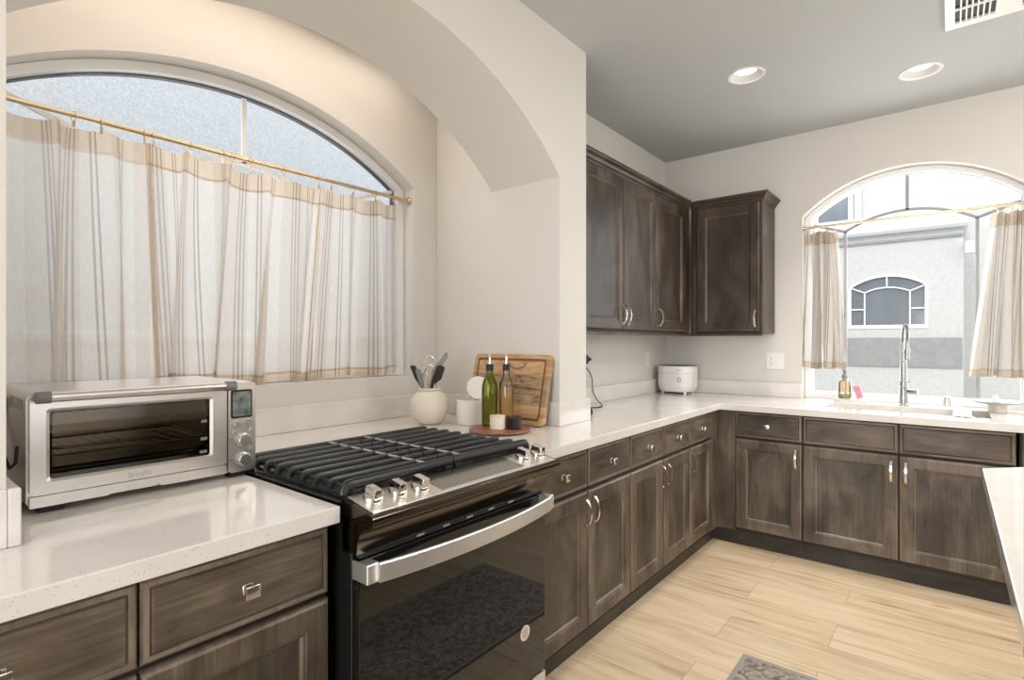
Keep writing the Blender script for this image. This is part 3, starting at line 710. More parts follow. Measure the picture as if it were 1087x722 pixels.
splash(-2.238, -2.220, 0.213, 2.068, ZS)
splash(-2.238, -1.395, 2.0685, 2.0875, ZS); splash(-1.4095, -1.395, 2.088, 2.324, ZS); splash(-1.779, -1.395, 2.3245, 2.344, ZS)
splash(-2.238, -1.395, 0.1935, 0.213, ZS); splash(-1.4095, -1.395, -0.05, 0.193, ZS)
splash(-1.7795, -1.760, 2.3445, 4.137, 1.016); splash(-1.7795, W2C - W2H - 0.004, 4.1375, 4.1575, 1.016); splash(W2C + W2H + 0.004, 1.3, 4.1375, 4.1575, 1.016)

sk = thing('kitchen_sink', 'undermount double-bowl kitchen sink below the back window', 'sink', (-0.213, 3.85, 0.70))
def basin(x0, x1, y0, y1, zb):
    bm = bmesh.new(); t = 0.012
    plate(bm, rrect(x0, x1, y0, y1, 0.025), [rrect(x0 + t, x1 - t, y0 + t, y1 - t, 0.02)], zb, 0.8735, XY)
    plate(bm, rrect(x0, x1, y0, y1, 0.025), [], zb - 0.01, zb, XY); return bm
obj('bowl', basin(SX0 - 0.006, 0.032, SY0 - 0.006, SY1 + 0.006, 0.70), M['sink'], sk, world=True)
obj('bowl', basin(0.034, SX1 + 0.006, SY0 - 0.006, SY1 + 0.006, 0.76), M['sink'], sk, world=True)
obj('drain', lathe(bmesh.new(), [(0, 0.006), (0.03, 0.006), (0.042, 0.002), (0.044, 0)], 24, (-0.27, 3.86, 0.70)), M['chrome'], sk, world=True)
obj('drain', lathe(bmesh.new(), [(0, 0.006), (0.026, 0.006), (0.036, 0.002), (0.038, 0)], 24, (0.10, 3.86, 0.76)), M['chrome'], sk, world=True)

# ------------------------------------------------------------------ range
RG = thing('gas_range', 'black stainless slide-in gas range with cast-iron grates', 'range', (-1.42, 1.146, 0))
RY0, RY1 = 0.764, 1.528
bm = bmesh.new(); box(bm, -1.755, -1.116, RY0, RY1, 0.03, 0.912, 0.002, 1)
box(bm, -1.70, -1.16, RY0 + 0.03, RY1 - 0.03, 0.0, 0.03)
obj('body', bm, M['black'], RG, world=True, smooth=False)
bm = bmesh.new(); box(bm, -1.768, -1.150, 0.752, 1.540, 0.9155, 0.9215, 0.002, 1)
ckt = obj('cooktop', bm, M['black'], RG, world=True)
# fascia with concave front
fp = [(-1.150, 0.926), (-1.040, 0.9045), (-1.033, 0.902), (-1.030, 0.896), (-1.031, 0.884), (-1.036, 0.876)]
for i in range(9):
    a = i / 8 * PI / 2; fp.append((-1.036 - 0.056 * math.sin(a), 0.808 + 0.066 * math.cos(a) ** 0.9 if i < 8 else 0.808))
fp += [(-1.094, 0.800), (-1.150, 0.800)]
fa = obj('fascia', plate(bmesh.new(), fp, [], RY0 - 0.002, RY1 + 0.002, lambda a, b, t: (a, t, b)), M['black_ss'], RG, world=True, ang=50)
sl = (0.9045 - 0.926) / 0.110
def pz(x): return 0.926 + (x + 1.150) * sl
Mpan = Matrix(((1, 0, 0, 0), (0, 1, 0, 0), (sl, 0, 1, 0), (0, 0, 0, 1)))
def on_panel(bm, x0, x1, y0, y1, t, bev=0, mi=0):
    q = bmesh.new(); box(q, x0, x1, y0, y1, 0, t, bev, 1)
    for v in q.verts: v.co.z += pz(v.co.x)
    merge(bm, q, mi)
pn = obj('control_panel', (lambda b: (on_panel(b, -1.148, -1.044, RY0 + 0.010, RY1 - 0.010, 0.0025, 0.001), b)[1])(bmesh.new()), M['panel_ss'], RG, world=True, smooth=False)
b = bmesh.new(); on_panel(b, -1.147, -1.058, 1.005, 1.362, 0.0040, 0.0012)
dp = obj('display', b, M['display'], pn, world=True, smooth=False)
for q in [(-1.112, -1.109, yy, yy + 0.010) for yy in (1.08, 1.12, 1.16, 1.235, 1.275)] + [(-1.094, -1.092, yy, yy + 0.008) for yy in (1.10, 1.235, 1.265)] + [(-1.125, -1.085, 1.325, 1.327)]:
    b = bmesh.new(); on_panel(b, *q, 0.0044); obj('marking', b, M['dark_print'], dp, world=True, smooth=False)
for yy, xx in ((0.812, -1.098), (0.889, -1.098), (0.958, -1.092), (1.412, -1.100), (1.489, -1.098)):
    b = bmesh.new(); lathe(b, [(0, 0), (0.0245, 0), (0.0255, 0.003), (0.0245, 0.011), (0.022, 0.014), (0, 0.014)], 32)
    q = bmesh.new(); box(q, -0.0225, 0.0225, -0.0115, 0.0115, 0.010, 0.035, 0.003, 2)
    for v in q.verts: v.co.y *= 1.0 + (0.035 - v.co.z) * 6; v.co.x *= 1.0 - (v.co.z - 0.010) * 2.5
    merge(b, q)
    bmesh.ops.rotate(b, verts=b.verts[:], matrix=Matrix.Rotation(-math.atan(sl) , 3, 'Y') @ Matrix.Rotation(random.uniform(-0.06, 0.06), 3, 'Z'))
    k = obj('knob', b, M['chrome'], RG, (xx + 1.42, yy - 1.146, pz(xx) + 0.0028))
# vent strip, door, handle, drawer
bm = bmesh.new(); box(bm, -1.116, -1.099, RY0 + 0.012, RY1 - 0.012, 0.786, 0.800, 0.001, 1)
vs = obj('vent_strip', bm, M['black_matte'], RG, world=True, smooth=False)
for k in range(5):
    obj('vent_slot', box(bmesh.new(), -1.0995, -1.0975, RY0 + 0.19 + k * 0.095, RY0 + 0.215 + k * 0.095, 0.790, 0.795), M['print'], vs, world=True, smooth=False)
bm = bmesh.new(); box(bm, -1.115, -1.090, RY0 + 0.002, RY1 - 0.002, 0.180, 0.784, 0.003, 2)
dr = obj('oven_door', bm, M['black_glass'], RG, world=True)
for ya, yb in ((RY0 + 0.0035, RY0 + 0.036), (RY1 - 0.036, RY1 - 0.001)):
    obj('handle_bracket', box(bmesh.new(), -1.1155, -1.054, ya - 0.0035, yb, 0.738, 0.784, 0.002, 1), M['brushed'], dr, world=True, smooth=False)
pts = []
for i in range(33):
    a = -1 + 2 * i / 32; pts.append((-1.050 + 0.034 * (1 - a * a), 1.146 + a * 0.352, 0.761))
b2 = sweep(bmesh.new(), pts, [(-0.006, -0.0225), (0.003, -0.0235), (0.006, -0.020), (0.006, 0.020), (0.003, 0.0235), (-0.006, 0.0225)], (0, 0, 1))
obj('handle', b2, M['brushed'], dr, world=True)
st = lathe(bmesh.new(), [(0, 0.0006), (0.0245, 0.0006), (0.025, 0)], 36, (-1.0899, 1.412, 0.345), mat=RY90)
stk = obj('sticker', st, M['sticker'], dr, world=True); stk['label'] = 'round pale pink sticker with printed lines'
b = bmesh.new()
for k, wd in enumerate((0.010, 0.015, 0.017, 0.013, 0.016, 0.014, 0.009)): box(b, -1.0893, -1.0890, 1.412 - wd, 1.412 + wd * 0.9, 0.3615 - k * 0.0055, 0.3633 - k * 0.0055)
obj('print_lines', b, M['dark_print'], stk, world=True, smooth=False)
bm = bmesh.new(); box(bm, -1.115, -1.088, RY0 + 0.002, RY1 - 0.002, 0.045, 0.172, 0.003, 2)
obj('storage_drawer', bm, M['brushed'], RG, world=True)
# burners and grates
for bx, by, rr in ((-1.58, 0.93, 0.045), (-1.29, 0.93, 0.055), (-1.435, 1.146, 0.05), (-1.58, 1.37, 0.04), (-1.29, 1.37, 0.055)):
    b = bmesh.new(); lathe(b, [(0, 0), (rr + 0.012, 0), (rr + 0.008, 0.009), (rr, 0.010), (rr, 0.012), (0, 0.012)], 28)
    lathe(b, [(rr * 0.92, 0.012), (rr, 0.014), (rr, 0.019), (rr * 0.9, 0.021), (0, 0.021)], 28)
    obj('burner', b, M['iron'], RG, (bx + 1.42, by - 1.146, 0.9216))
def grate(y0, y1, yc, out):
    b = bmesh.new(); zt = 0.951
    for k in range(9):
        x = -1.690 + k * 0.0655
        front = (k == 8)
        r = 0.012 if front else 0.0082
        if front: x = -1.166
        ya, yb = (y0 + 0.004, y1) if out < 0 else (y0, y1 - 0.004)
        pts = [(x, ya + (yb - ya) * t, zt) for t in (0.045, 0.3, 0.5, 0.7, 0.955)]
        e = [(x, ya, zt - 0.022), (x, ya + 0.003, zt - 0.008), (x, ya + 0.009, zt - 0.0015)] if out < 0 else [(x, yb - 0.009, zt - 0.0015), (x, yb - 0.003, zt - 0.008), (x, yb, zt - 0.022)]
        pts = e + pts if out < 0 else pts + e
        if out < 0: pts.append((x, yb, zt))
        else: pts.insert(0, (x, ya, zt))
        prof = [(-r, -r * 1.1), (r, -r * 1.1), (r, r * 0.45), (r * 0.62, r * 0.95), (-r * 0.62, r * 0.95), (-r, r * 0.45)] if not front else [(r * math.cos(q * PI / 5), 1.15 * r * math.sin(q * PI / 5)) for q in range(10)]
        t = bmesh.new(); P = [Vector(p) for p in pts]; rings = []
        for i, p in enumerate(P):
            tg = (P[min(i + 1, len(P) - 1)] - P[max(i - 1, 0)]).normalized(); u = Vector((1, 0, 0)); v = u.cross(tg).normalized()
            rings.append([t.verts.new(p + u * a + v * bb) for a, bb in prof])
        n = len(prof)
        for i in range(len(P) - 1):
            for j in range(n): t.faces.new((rings[i][j], rings[i][(j + 1) % n], rings[i + 1][(j + 1) % n], rings[i + 1][j]))
        t.faces.new(rings[0][::-1]); t.faces.new(rings[-1]); bmesh.ops.recalc_face_normals(t, faces=t.faces[:]); merge(b, t)
    for yy, z1 in ((yc, zt + 0.0072), ):
        box(b, -1.690, -1.166, yy - 0.003, yy + 0.003, zt + 0.002, z1, 0.001, 1, mi=1)
    for yy in ((y0 + 0.02) if out < 0 else (y1 - 0.02), y1 - 0.012 if out < 0 else y0 + 0.012):
        box(b, -1.692, -1.166, yy - 0.004, yy + 0.004, zt - 0.016, zt - 0.004, 0.001, 1)
    for xx in (-1.690, -1.166):
        for yy in (y0 + 0.02, y1 - 0.02): box(b, xx - 0.008, xx + 0.008, yy - 0.008, yy + 0.008, 0.9216, zt - 0.006, 0.002, 1)
    # scalloped skirt under the bar ends
    for k in range(8):
        x = -1.690 + k * 0.0655; ye = y0 + 0.004 if out < 0 else y1 - 0.004
        box(b, x + 0.006, x + 0.058, ye - 0.002, ye + 0.002, 0.9235, 0.934, 0.0015, 1)
    return b
g1 = obj('grate', grate(0.772, 1.144, 1.062, -1), [M['iron'], M['print']], RG, world=True, ang=40)
g2 = obj('grate', grate(1.148, 1.520, 1.208, 1), [M['iron'], M['print']], RG, world=True, ang=40)

# ------------------------------------------------------------------ toaster oven
TX = -1.600
TO = thing('toaster_oven', 'stainless countertop toaster oven with glass door and round dials', 'toaster oven', (-1.79, 0.508, CT))
y0, y1, z0, z1, xb = 0.254, 0.764, 0.931, 1.192, -1.985
b = bmesh.new()
plate(b, rrect(y0, y1, z0, z1, 0.016), [[(0.285, 0.975), (0.662, 0.975), (0.662, 1.160), (0.285, 1.160)]], xb + 0.012, TX - 0.016, YZ)
plate(b, rrect(y0, y1, z0, z1, 0.016), [], xb, xb + 0.012, YZ)
sh_ = obj('shell', b, M['stainless'], TO, world=True, ang=30)
b = bmesh.new(); box(b, -1.97, -1.64, 0.286, 0.661, 0.9755, 0.978, mi=0)
obj('crumb_tray', b, M['black_ss'], TO, world=True)
b = bmesh.new()
for k in range(13): tube(b, [(-1.95, 0.29 + k * 0.0305, 1.040), (-1.635, 0.29 + k * 0.0305, 1.040)], 0.0018, 6)
tube(b, [(-1.64, 0.288, 1.040), (-1.64, 0.659, 1.040)], 0.003, 6); tube(b, [(-1.94, 0.288, 1.040), (-1.94, 0.659, 1.040)], 0.003, 6)
obj('wire_rack', b, M['nickel'], TO, world=True)
b = bmesh.new(); box(b, -1.94, -1.65, 0.300, 0.648, 0.998, 1.006, 0.003); tube(b, [(-1.652, 0.300, 1.008), (-1.652, 0.648, 1.008)], 0.004, 6)
obj('baking_pan', b, M['black_ss'], TO, world=True)
# door
b = bmesh.new(); inner = rrect(0.293, 0.638, 0.993, 1.149, 0.006)
plate(b, rrect(0.258, 0.682, 0.9595, 1.188, 0.010), [rrect(0.286, 0.645, 0.987, 1.155, 0.008)], TX - 0.015, TX + 0.001, YZ)
for (o, i, xo, xi) in ((rrect(0.286, 0.645, 0.987, 1.155, 0.008), inner, TX + 0.001, TX - 0.004),):
    vo = [b.verts.new((xo, p[0], p[1])) for p in o]; vi = [b.verts.new((xi, p[0], p[1])) for p in i]
    for k in range(len(o)): b.faces.new((vo[k], vo[(k + 1) % len(o)], vi[(k + 1) % len(o)], vi[k]))
od = obj('door', b, M['stainless'], TO, world=True, ang=30)
obj('glass', plate(bmesh.new(), inner, [], TX - 0.009, TX - 0.004, YZ), M['oven_pane'], od, world=True)
obj('gasket', plate(bmesh.new(), rrect(0.289, 0.642, 0.989, 1.153, 0.007), [rrect(0.299, 0.632, 0.999, 1.143, 0.005)], TX - 0.0145, TX - 0.0095, YZ), M['black'], od, world=True)
for zz, wd in ((1.088, 0.006), (1.040, 0.008), (1.004, 0.010)):
    obj('rack_mark', box(bmesh.new(), TX - 0.0038, TX - 0.0034, 0.622 - wd, 0.631, zz - 0.004, zz + 0.004), M['mark'], od, world=True, smooth=False)
b = bmesh.new(); tube(b, [(TX + 0.036, 0.285, 1.184), (TX + 0.036, 0.664, 1.184)], 0.0115, 20)
hd = obj('handle', b, M['stainless'], od, world=True)
for ya, yb in ((0.262, 0.288), (0.662, 0.690)):
    b = bmesh.new(); tube(b, [(TX + 0.036, ya, 1.184), (TX + 0.036, (ya + yb) / 2, 1.184), (TX + 0.036, yb, 1.184)], 0.0135, 20)
    box(b, TX - 0.002, TX + 0.036, ya + 0.003, yb - 0.005, 1.172, 1.190, 0.004, 2)
    obj('handle_end', b, M['grey_plastic'], hd, world=True)
Mtx = Matrix(((0, 0, 1, TX + 0.0013), (1, 0, 0, 0.470), (0, 1, 0, 0.972), (0, 0, 0, 1)))
for r in range(3): Mtx[r][3] -= wpos(TO)[r]
text('brand_lettering', 'Breville', 0.017, M['print'], od, Mtx)
# front lower tray with finger notch
nt_ = [(0.258, 0.932), (0.405, 0.932), (0.412, 0.941), (0.512, 0.941), (0.519, 0.932), (0.682, 0.932), (0.682, 0.957), (0.258, 0.957)]
obj('tray_front', plate(bmesh.new(), nt_, [], TX - 0.0155, TX - 0.001, YZ), M['stainless'], TO, world=True, smooth=False)
cp = obj('control_panel', plate(bmesh.new(), rrect(0.685, 0.763, 0.932, 1.190, 0.012), [], TX - 0.0155, TX + 0.003, YZ), M['stainless'], TO, world=True, ang=30)
lc = obj('screen_bezel', plate(bmesh.new(), rrect(0.692, 0.752, 1.087, 1.169, 0.006), [], TX + 0.003, TX + 0.0045, YZ), M['black'], cp, world=True)
obj('screen', plate(bmesh.new(), rrect(0.6965, 0.7475, 1.0925, 1.1635, 0.003), [], TX + 0.0045, TX + 0.005, YZ), M['lcd'], lc, world=True)
for (yy, zz, rr, h) in ((0.708, 1.0685, 0.0115, 0.010), (0.741, 1.0715, 0.0105, 0.010), (0.726, 1.022, 0.0195, 0.016), (0.7265, 0.967, 0.0195, 0.016)):
    b = bmesh.new(); lathe(b, [(0, h), (rr * 0.80, h), (rr * 0.86, h - 0.001), (rr * 0.90, h * 0.45), (rr, h * 0.4), (rr * 1.04, 0)], 32, (TX + 0.003, yy, zz), mat=RY90)
    obj('dial', b, M['dial'], cp, world=True)
for (yy, zz) in ((0.7025, 1.0475), (0.7495, 1.0475), (0.7495, 1.009), (0.7495, 0.994)):
    b = bmesh.new(); lathe(b, [(0, 0.004), (0.004, 0.004), (0.0052, 0.002), (0.0055, 0)], 20, (TX + 0.003, yy, zz), mat=RY90)
    obj('button', b, M['nickel'], cp, world=True)
for zz in (1.027, 1.019, 0.969):
    obj('printed_icon', box(bmesh.new(), TX + 0.003, TX + 0.0034, 0.690, 0.699, zz - 0.0012, zz + 0.0012), M['dark_print'], cp, world=True, smooth=False)
for xx in (TX - 0.04, xb + 0.04):
    for yy in (0.300, 0.722):
        b = bmesh.new(); box(b, xx - 0.02, xx + 0.02, yy - 0.024, yy + 0.024, CT + 0.0003, 0.9312, 0.003, 2); obj('foot', b, M['rubber'], TO, world=True)
b = bmesh.new(); box(b, -1.80, -1.655, y0 - 0.0006, y0 + 0.002, 1.148, 1.176, 0.001, 1)
obj('side_vent', b, M['black_ss'], TO, world=True, smooth=False)
b = bmesh.new(); box(b, -1.90, -1.865, y0 - 0.012, y0 + 0.002, 1.135, 1.165, 0.004, 2); obj('side_latch', b, M['black_matte'], TO, world=True)
cord = [(-1.89, y0 - 0.006, 1.135), (-1.86, y0 - 0.012, 1.09), (-1.80, y0 - 0.014, 1.04), (-1.72, y0 - 0.013, 1.01), (-1.655, y0 - 0.012, 1.03), (-1.648, y0 - 0.010, 1.07)]
obj('power_cord', tube(bmesh.new(), cord, 0.0035, 8), M['rubber'], TO, world=True)

# ------------------------------------------------------------------ things on the niche counter
vase = thing('utensil_crock', 'round cream ceramic crock holding cooking utensils', 'crock', (-1.930, 1.755, CT))
b = bmesh.new(); lathe(b, [(0, 0), (0.042, 0), (0.050, 0.004), (0.070, 0.024), (0.086, 0.052), (0.093, 0.082), (0.091, 0.108), (0.080, 0.134), (0.062, 0.152), (0.052, 0.158), (0.050, 0.161),
                           (0.056, 0.165), (0.057, 0.170), (0.052, 0.173), (0.046, 0.172), (0.043, 0.165), (0.046, 0.155), (0.070, 0.13), (0.080, 0.09), (0.06, 0.03), (0, 0.012)], 40)
obj('pot', b, M['ceramic'], vase)
LAT = Vector((0.673, 0.740, 0)); TOW = Vector((0.740, -0.673, 0))
UC = Vector((-1.930, 1.755, CT))
def up_(l, h, d=0.0): return UC + LAT * l + TOW * d + Vector((0, 0, h))
def flat_head(bm, pts, d, t=0.004, mi=0):
    plate(bm, pts, [], d - t / 2, d + t / 2, lambda a, bb, q: tuple(up_(a, bb, q)), mi)
def utensil(name, label, cat, bm, mat, base=(0.0, 0.05)):
    o = obj(name, bm, mat, None, tuple(up_(base[0], base[1])), world=True); tag(o, label, cat, 'utensils in the crock'); return o
b = bmesh.new(); flat_head(b, [(-0.093, 0.272), (-0.090, 0.279), (-0.072, 0.279), (-0.063, 0.270), (-0.052, 0.215), (-0.058, 0.204), (-0.068, 0.210)], -0.015, 0.006)
tube(b, [up_(-0.060, 0.212, -0.015), up_(-0.022, 0.150, -0.01), up_(0.004, 0.060, -0.004)], 0.0055, 10)
utensil('spatula', 'black spatula leaning left in the cream crock', 'spatula', b, M['black_matte'])
b = bmesh.new(); flat_head(b, [(-0.068, 0.256), (-0.062, 0.265), (-0.046, 0.262), (-0.038, 0.248), (-0.026, 0.185), (-0.032, 0.176), (-0.044, 0.180)], 0.010, 0.007)
tube(b, [up_(-0.034, 0.19, 0.010), up_(-0.026, 0.15, 0.008), up_(-0.012, 0.060, 0.003)], 0.006, 10)
utensil('spoonula', 'grey silicone spoon in the cream crock, between the black spatula and whisk', 'spoon', b, M['grey_util'])
b = bmesh.new()
for k in range(7):
    f = (k - 3) / 3.0; pts = []
    for i in range(15):
        a = i / 14 * PI; pts.append(up_(-0.006 + 0.0 + math.cos(a) * 0.034 * (0.35 + 0.65 * abs(math.cos(f))) + (0.010 * math.sin(a)), 0.185 + math.sin(a) ** 0.8 * 0.098, 0.002 + f * 0.026 * math.sin(a)))
    tube(b, pts, 0.0011, 6)
tube(b, [up_(-0.006, 0.19, 0.002), up_(-0.004, 0.14, 0.002), up_(0.0, 0.060, 0.0)], 0.007, 10)
utensil('whisk', 'steel wire whisk in the middle of the cream crock', 'whisk', b, M['chrome'])
b = bmesh.new()
def along(t, s): a = Vector((0.012, 0.235)); c = Vector((0.084, 0.338)); d = (c - a).normalized(); n = Vector((-d.y, d.x)); p = a + (c - a) * t + n * s; return (p.x, p.y)
flat_head(b, [along(0, -0.010), along(0.15, -0.016), along(0.9, -0.013), along(1.02, 0.0), along(0.95, 0.011), along(0.15, 0.013), along(0, 0.006)], -0.004, 0.006)
tube(b, [up_(0.016, 0.240, -0.004), up_(0.002, 0.18, -0.006), up_(-0.004, 0.060, -0.010)], 0.0055, 10)
utensil('turner', 'grey nylon turner, tallest in the cream crock, tilted right', 'turner', b, M['grey_light'])
b = bmesh.new(); flat_head(b, [(0.028, 0.262), (0.036, 0.278), (0.052, 0.281), (0.068, 0.273), (0.070, 0.262), (0.054, 0.214), (0.030, 0.196), (0.012, 0.192), (0.010, 0.210)], 0.022, 0.006)
tube(b, [up_(0.016, 0.205, 0.022), up_(0.008, 0.165, 0.016), up_(0.004, 0.060, 0.008)], 0.006, 10)
utensil('wooden_spatula', 'broad dark brown spatula at the right of the cream crock', 'spatula', b, M['brown_spat'])
b = bmesh.new(); pts = [up_(-0.012 + 0.030 * math.cos(a * PI / 9 * 1.0 + 0.2) + 0.018, 0.275 + 0.050 * max(0, math.sin(a * PI / 9)) , -0.02) for a in range(10)]
tube(b, pts, 0.0022, 8); tube(b, [pts[0], up_(0.006, 0.19, -0.018), up_(0.0, 0.06, -0.012)], 0.0022, 8); tube(b, [pts[-1], up_(-0.006, 0.19, -0.018), up_(0.0, 0.06, -0.012)], 0.0022, 8)
tube(b, [pts[2], pts[7]], 0.0015, 6); tube(b, [pts[3], pts[6]], 0.0015, 6)
utensil('masher', 'clear wire-headed masher behind the whisk in the cream crock', 'masher', b, M['nickel'])

cn = thing('salt_canister', 'white lidded canister standing open beside the cream crock', 'canister', (-1.779, 1.872, CT))
b = bmesh.new(); lathe(b, [(0, 0), (0.058, 0), (0.063, 0.005), (0.064, 0.110), (0.062, 0.116), (0.056, 0.117), (0.055, 0.110), (0.054, 0.02), (0, 0.018)], 40)
obj('body', b, M['ceramic_white'], cn)
b = bmesh.new(); lathe(b, [(0, -0.006), (0.050, -0.006), (0.056, -0.003), (0.057, 0.004), (0.052, 0.008), (0.046, 0.006), (0, 0.004)], 36,
                       (0.004, 0.056, 0.168), mat=Vector((0.74, -0.64, 0.22)).to_track_quat('Z', 'Y').to_matrix().to_4x4())
obj('lid', b, M['ceramic_white'], cn)
obj('hinge', box(bmesh.new(), -0.012, 0.022, 0.052, 0.068, 0.108, 0.124, 0.002), M['grey_plastic'], cn)

b = bmesh.new(); lathe(b, [(0, 0), (0.118, 0), (0.134, 0.006), (0.136, 0.010), (0.134, 0.014), (0, 0.014)], 48)
tag(obj('serving_tray', b, M['tray_wood'], None, (-1.530, 1.800, CT + 0.0003)), 'round red-brown wooden tray under the bottles', 'tray')
TZ = CT + 0.0146
def bottle(name, label, loc, prof, glass, cap_z, tip, liquid=None, lr=None):
    t = thing(name, label, 'bottle', loc, 0, 'pourer bottles on the wooden tray')
    obj('glass', lathe(bmesh.new(), prof, 32), glass, t)
    if liquid: obj('liquid', lathe(bmesh.new(), liquid, 32), lr, t)
    b = bmesh.new(); lathe(b, [(0.0, cap_z), (0.0165, cap_z), (0.0165, cap_z + 0.026), (0.013, cap_z + 0.030), (0, cap_z + 0.030)], 24); obj('collar', b, M['black_matte'], t)
    b = bmesh.new(); tube(b, [(0, 0, cap_z + 0.03), (0.001, 0.0, cap_z + 0.05), (-0.002, 0.001, tip - 0.008), (-0.006, 0.003, tip)], [0.006, 0.005, 0.004, 0.0032], 12); obj('spout', b, M['chrome'], t)
    return t
bottle('oil_bottle', 'green glass oil bottle with a steel pourer', (-1.608, 1.822, TZ),
       [(0, 0), (0.031, 0), (0.0355, 0.005), (0.036, 0.16), (0.0345, 0.185), (0.028, 0.206), (0.018, 0.222), (0.0145, 0.235), (0.0140, 0.256), (0, 0.256)], M['green_glass'], 0.248, 0.330)
bottle('oil_bottle', 'clear glass bottle half full of amber oil with a steel pourer', (-1.556, 1.876, TZ),
       [(0, 0), (0.028, 0), (0.032, 0.005), (0.0325, 0.178), (0.030, 0.195), (0.020, 0.212), (0.0145, 0.228), (0.0135, 0.256), (0, 0.256)], M['clear_glass'], 0.248, 0.334,
       [(0, 0.004), (0.029, 0.004), (0.0302, 0.01), (0.0305, 0.172), (0, 0.172)], M['oil'])
b = bmesh.new(); lathe(b, [(0, 0), (0.031, 0), (0.0335, 0.003), (0.0335, 0.052), (0.031, 0.056), (0, 0.057)], 36)
sc_ = thing('salt_cellar', 'short round cream stone cellar at the front of the wooden tray', 'cellar', (-1.522, 1.776, TZ))
obj('jar', b, M['stone'], sc_)
obj('lid', lathe(bmesh.new(), [(0, 0.004), (0.012, 0.004), (0.034, 0.002), (0.0345, 0)], 36, (0, 0, 0.0572)), M['stone'], sc_)
pc = thing('pepper_cellar', 'short round black cellar beside the cream one on the tray', 'cellar', (-1.470, 1.826, TZ))
obj('jar', lathe(bmesh.new(), [(0, 0), (0.029, 0), (0.031, 0.003), (0.031, 0.048), (0, 0.048)], 36), M['black'], pc)
obj('lid', lathe(bmesh.new(), [(0.031, 0), (0.0315, 0.004), (0.029, 0.007), (0, 0.008)], 36, (0, 0, 0.0482)), M['black_ss'], pc)

cb = thing('cutting_board', 'large wooden cutting board leaning on the pillar wall behind the bottles', 'cutting board', (-1.672, 1.984, CT + 0.0068))
cb.rotation_euler = (math.radians(-13), 0, 0)
b = bmesh.new(); th = 0.027
plate(b, rrect(-0.236, 0.236, 0.0, 0.332, 0.022), [rrect(-0.216, 0.216, 0.020, 0.312, 0.012)], 0.0, th, XZ)
plate(b, rrect(-0.216, 0.216, 0.020, 0.312, 0.012), [rrect(-0.204, 0.204, 0.032, 0.300, 0.010)], 0.0045, th, XZ, 1)
plate(b, rrect(-0.204, 0.204, 0.032, 0.300, 0.010), [], 0.0, th, XZ)
obj('board', b, [M['board'], M['board_dark']], cb, smooth=False)
b = bmesh.new(); half = [(0.045 + 0.055 * math.cos(PI + PI * k / 20), 0.293 + 0.034 * math.sin(PI + PI * k / 20)) for k in range(21)]
inn = [(0.045 + 0.046 * math.cos(PI + PI * k / 20), 0.291 + 0.026 * math.sin(PI + PI * k / 20)) for k in range(21)]
plate(b, half + inn[::-1], [], -0.0008, 0.002, XZ); plate(b, [(0.045 + (p[0] - 0.045) * 0.93, p[1] + 0.001) for p in inn], [], -0.0004, 0.002, XZ, 1)
obj('finger_grip', b, [M['board_dark'], M['board']], cb, smooth=False)

# ------------------------------------------------------------------ right counter: plug, cord, rice cooker, outlets
ol = thing('wall_outlet', 'white outlet plate behind the pillar with a black charger plugged in', 'outlet', (-1.780, 2.86, 1.155), 0, 'wall outlets')
b = bmesh.new(); box(b, 0.0003, 0.006, -0.058, 0.058, -0.060, 0.060, 0.002); obj('cover_plate', b, M['white_plastic'], ol)
ad = thing('power_adapter', 'black plug adapter with a cord in the outlet behind the pillar', 'adapter', (-1.774, 2.86, 1.155))
b = bmesh.new(); box(b, 0.0005, 0.042, -0.035, 0.030, 0.012, 0.068, 0.008); lathe(b, [(0, 0.05), (0.009, 0.05), (0.013, 0.035), (0.017, 0.012), (0.018, 0.0)], 20, (0.022, 0.028, 0.040), mat=Matrix.Rotation(-PI / 2, 4, 'X'))
obj('body', b, M['black_matte'], ad)
b = bmesh.new(); box(b, 0.0005, 0.030, -0.030, 0.020, -0.034, 0.010, 0.005); obj('plug_block', b, M['clear_plastic'], ad)
b = bmesh.new(); box(b, 0.004, 0.028, -0.025, 0.032, -0.022, -0.006, 0.004); tube(b, [(0.015, -0.03, -0.046), (0.015, 0.006, -0.046)], 0.007, 10); obj('cord_plug', b, M['black_matte'], ad)
pts = [(0.016, 0.030, -0.014), (0.020, 0.060, -0.030), (0.022, 0.095, -0.075), (0.022, 0.105, -0.130), (0.026, 0.106, -0.165), (0.050, 0.100, -0.205), (0.110, 0.060, -0.2345), (0.150, 0.000, -0.2372), (0.160, -0.055, -0.2375), (0.135, -0.110, -0.2375), (0.10, -0.20, -0.2375)]
def smooth_pts(p, n=6):
    P = [Vector(q) for q in p]; out = []
    for i in range(len(P) - 1):
        a, b_, c, d = P[max(i - 1, 0)], P[i], P[i + 1], P[min(i + 2, len(P) - 1)]
        for k in range(n):
            t = k / n; out.append(0.5 * ((2 * b_) + (c - a) * t + (2 * a - 5 * b_ + 4 * c - d) * t * t + (3 * b_ - a - 3 * c + d) * t ** 3))
    return out + [P[-1]]
obj('cord', tube(bmesh.new(), smooth_pts(pts), 0.0032, 8), M['black_matte'], ad)
b = bmesh.new(); lathe(b, [(0, 0), (0.018, 0), (0.024, 0.006), (0.026, 0.016), (0.022, 0.030), (0.012, 0.038), (0, 0.040)], 24)
tag(obj('stopper', b, M['rubber'], None, (-1.505, 2.502, CT + 0.0003)), 'small round black stopper on the counter beside the pillar upstand', 'stopper')

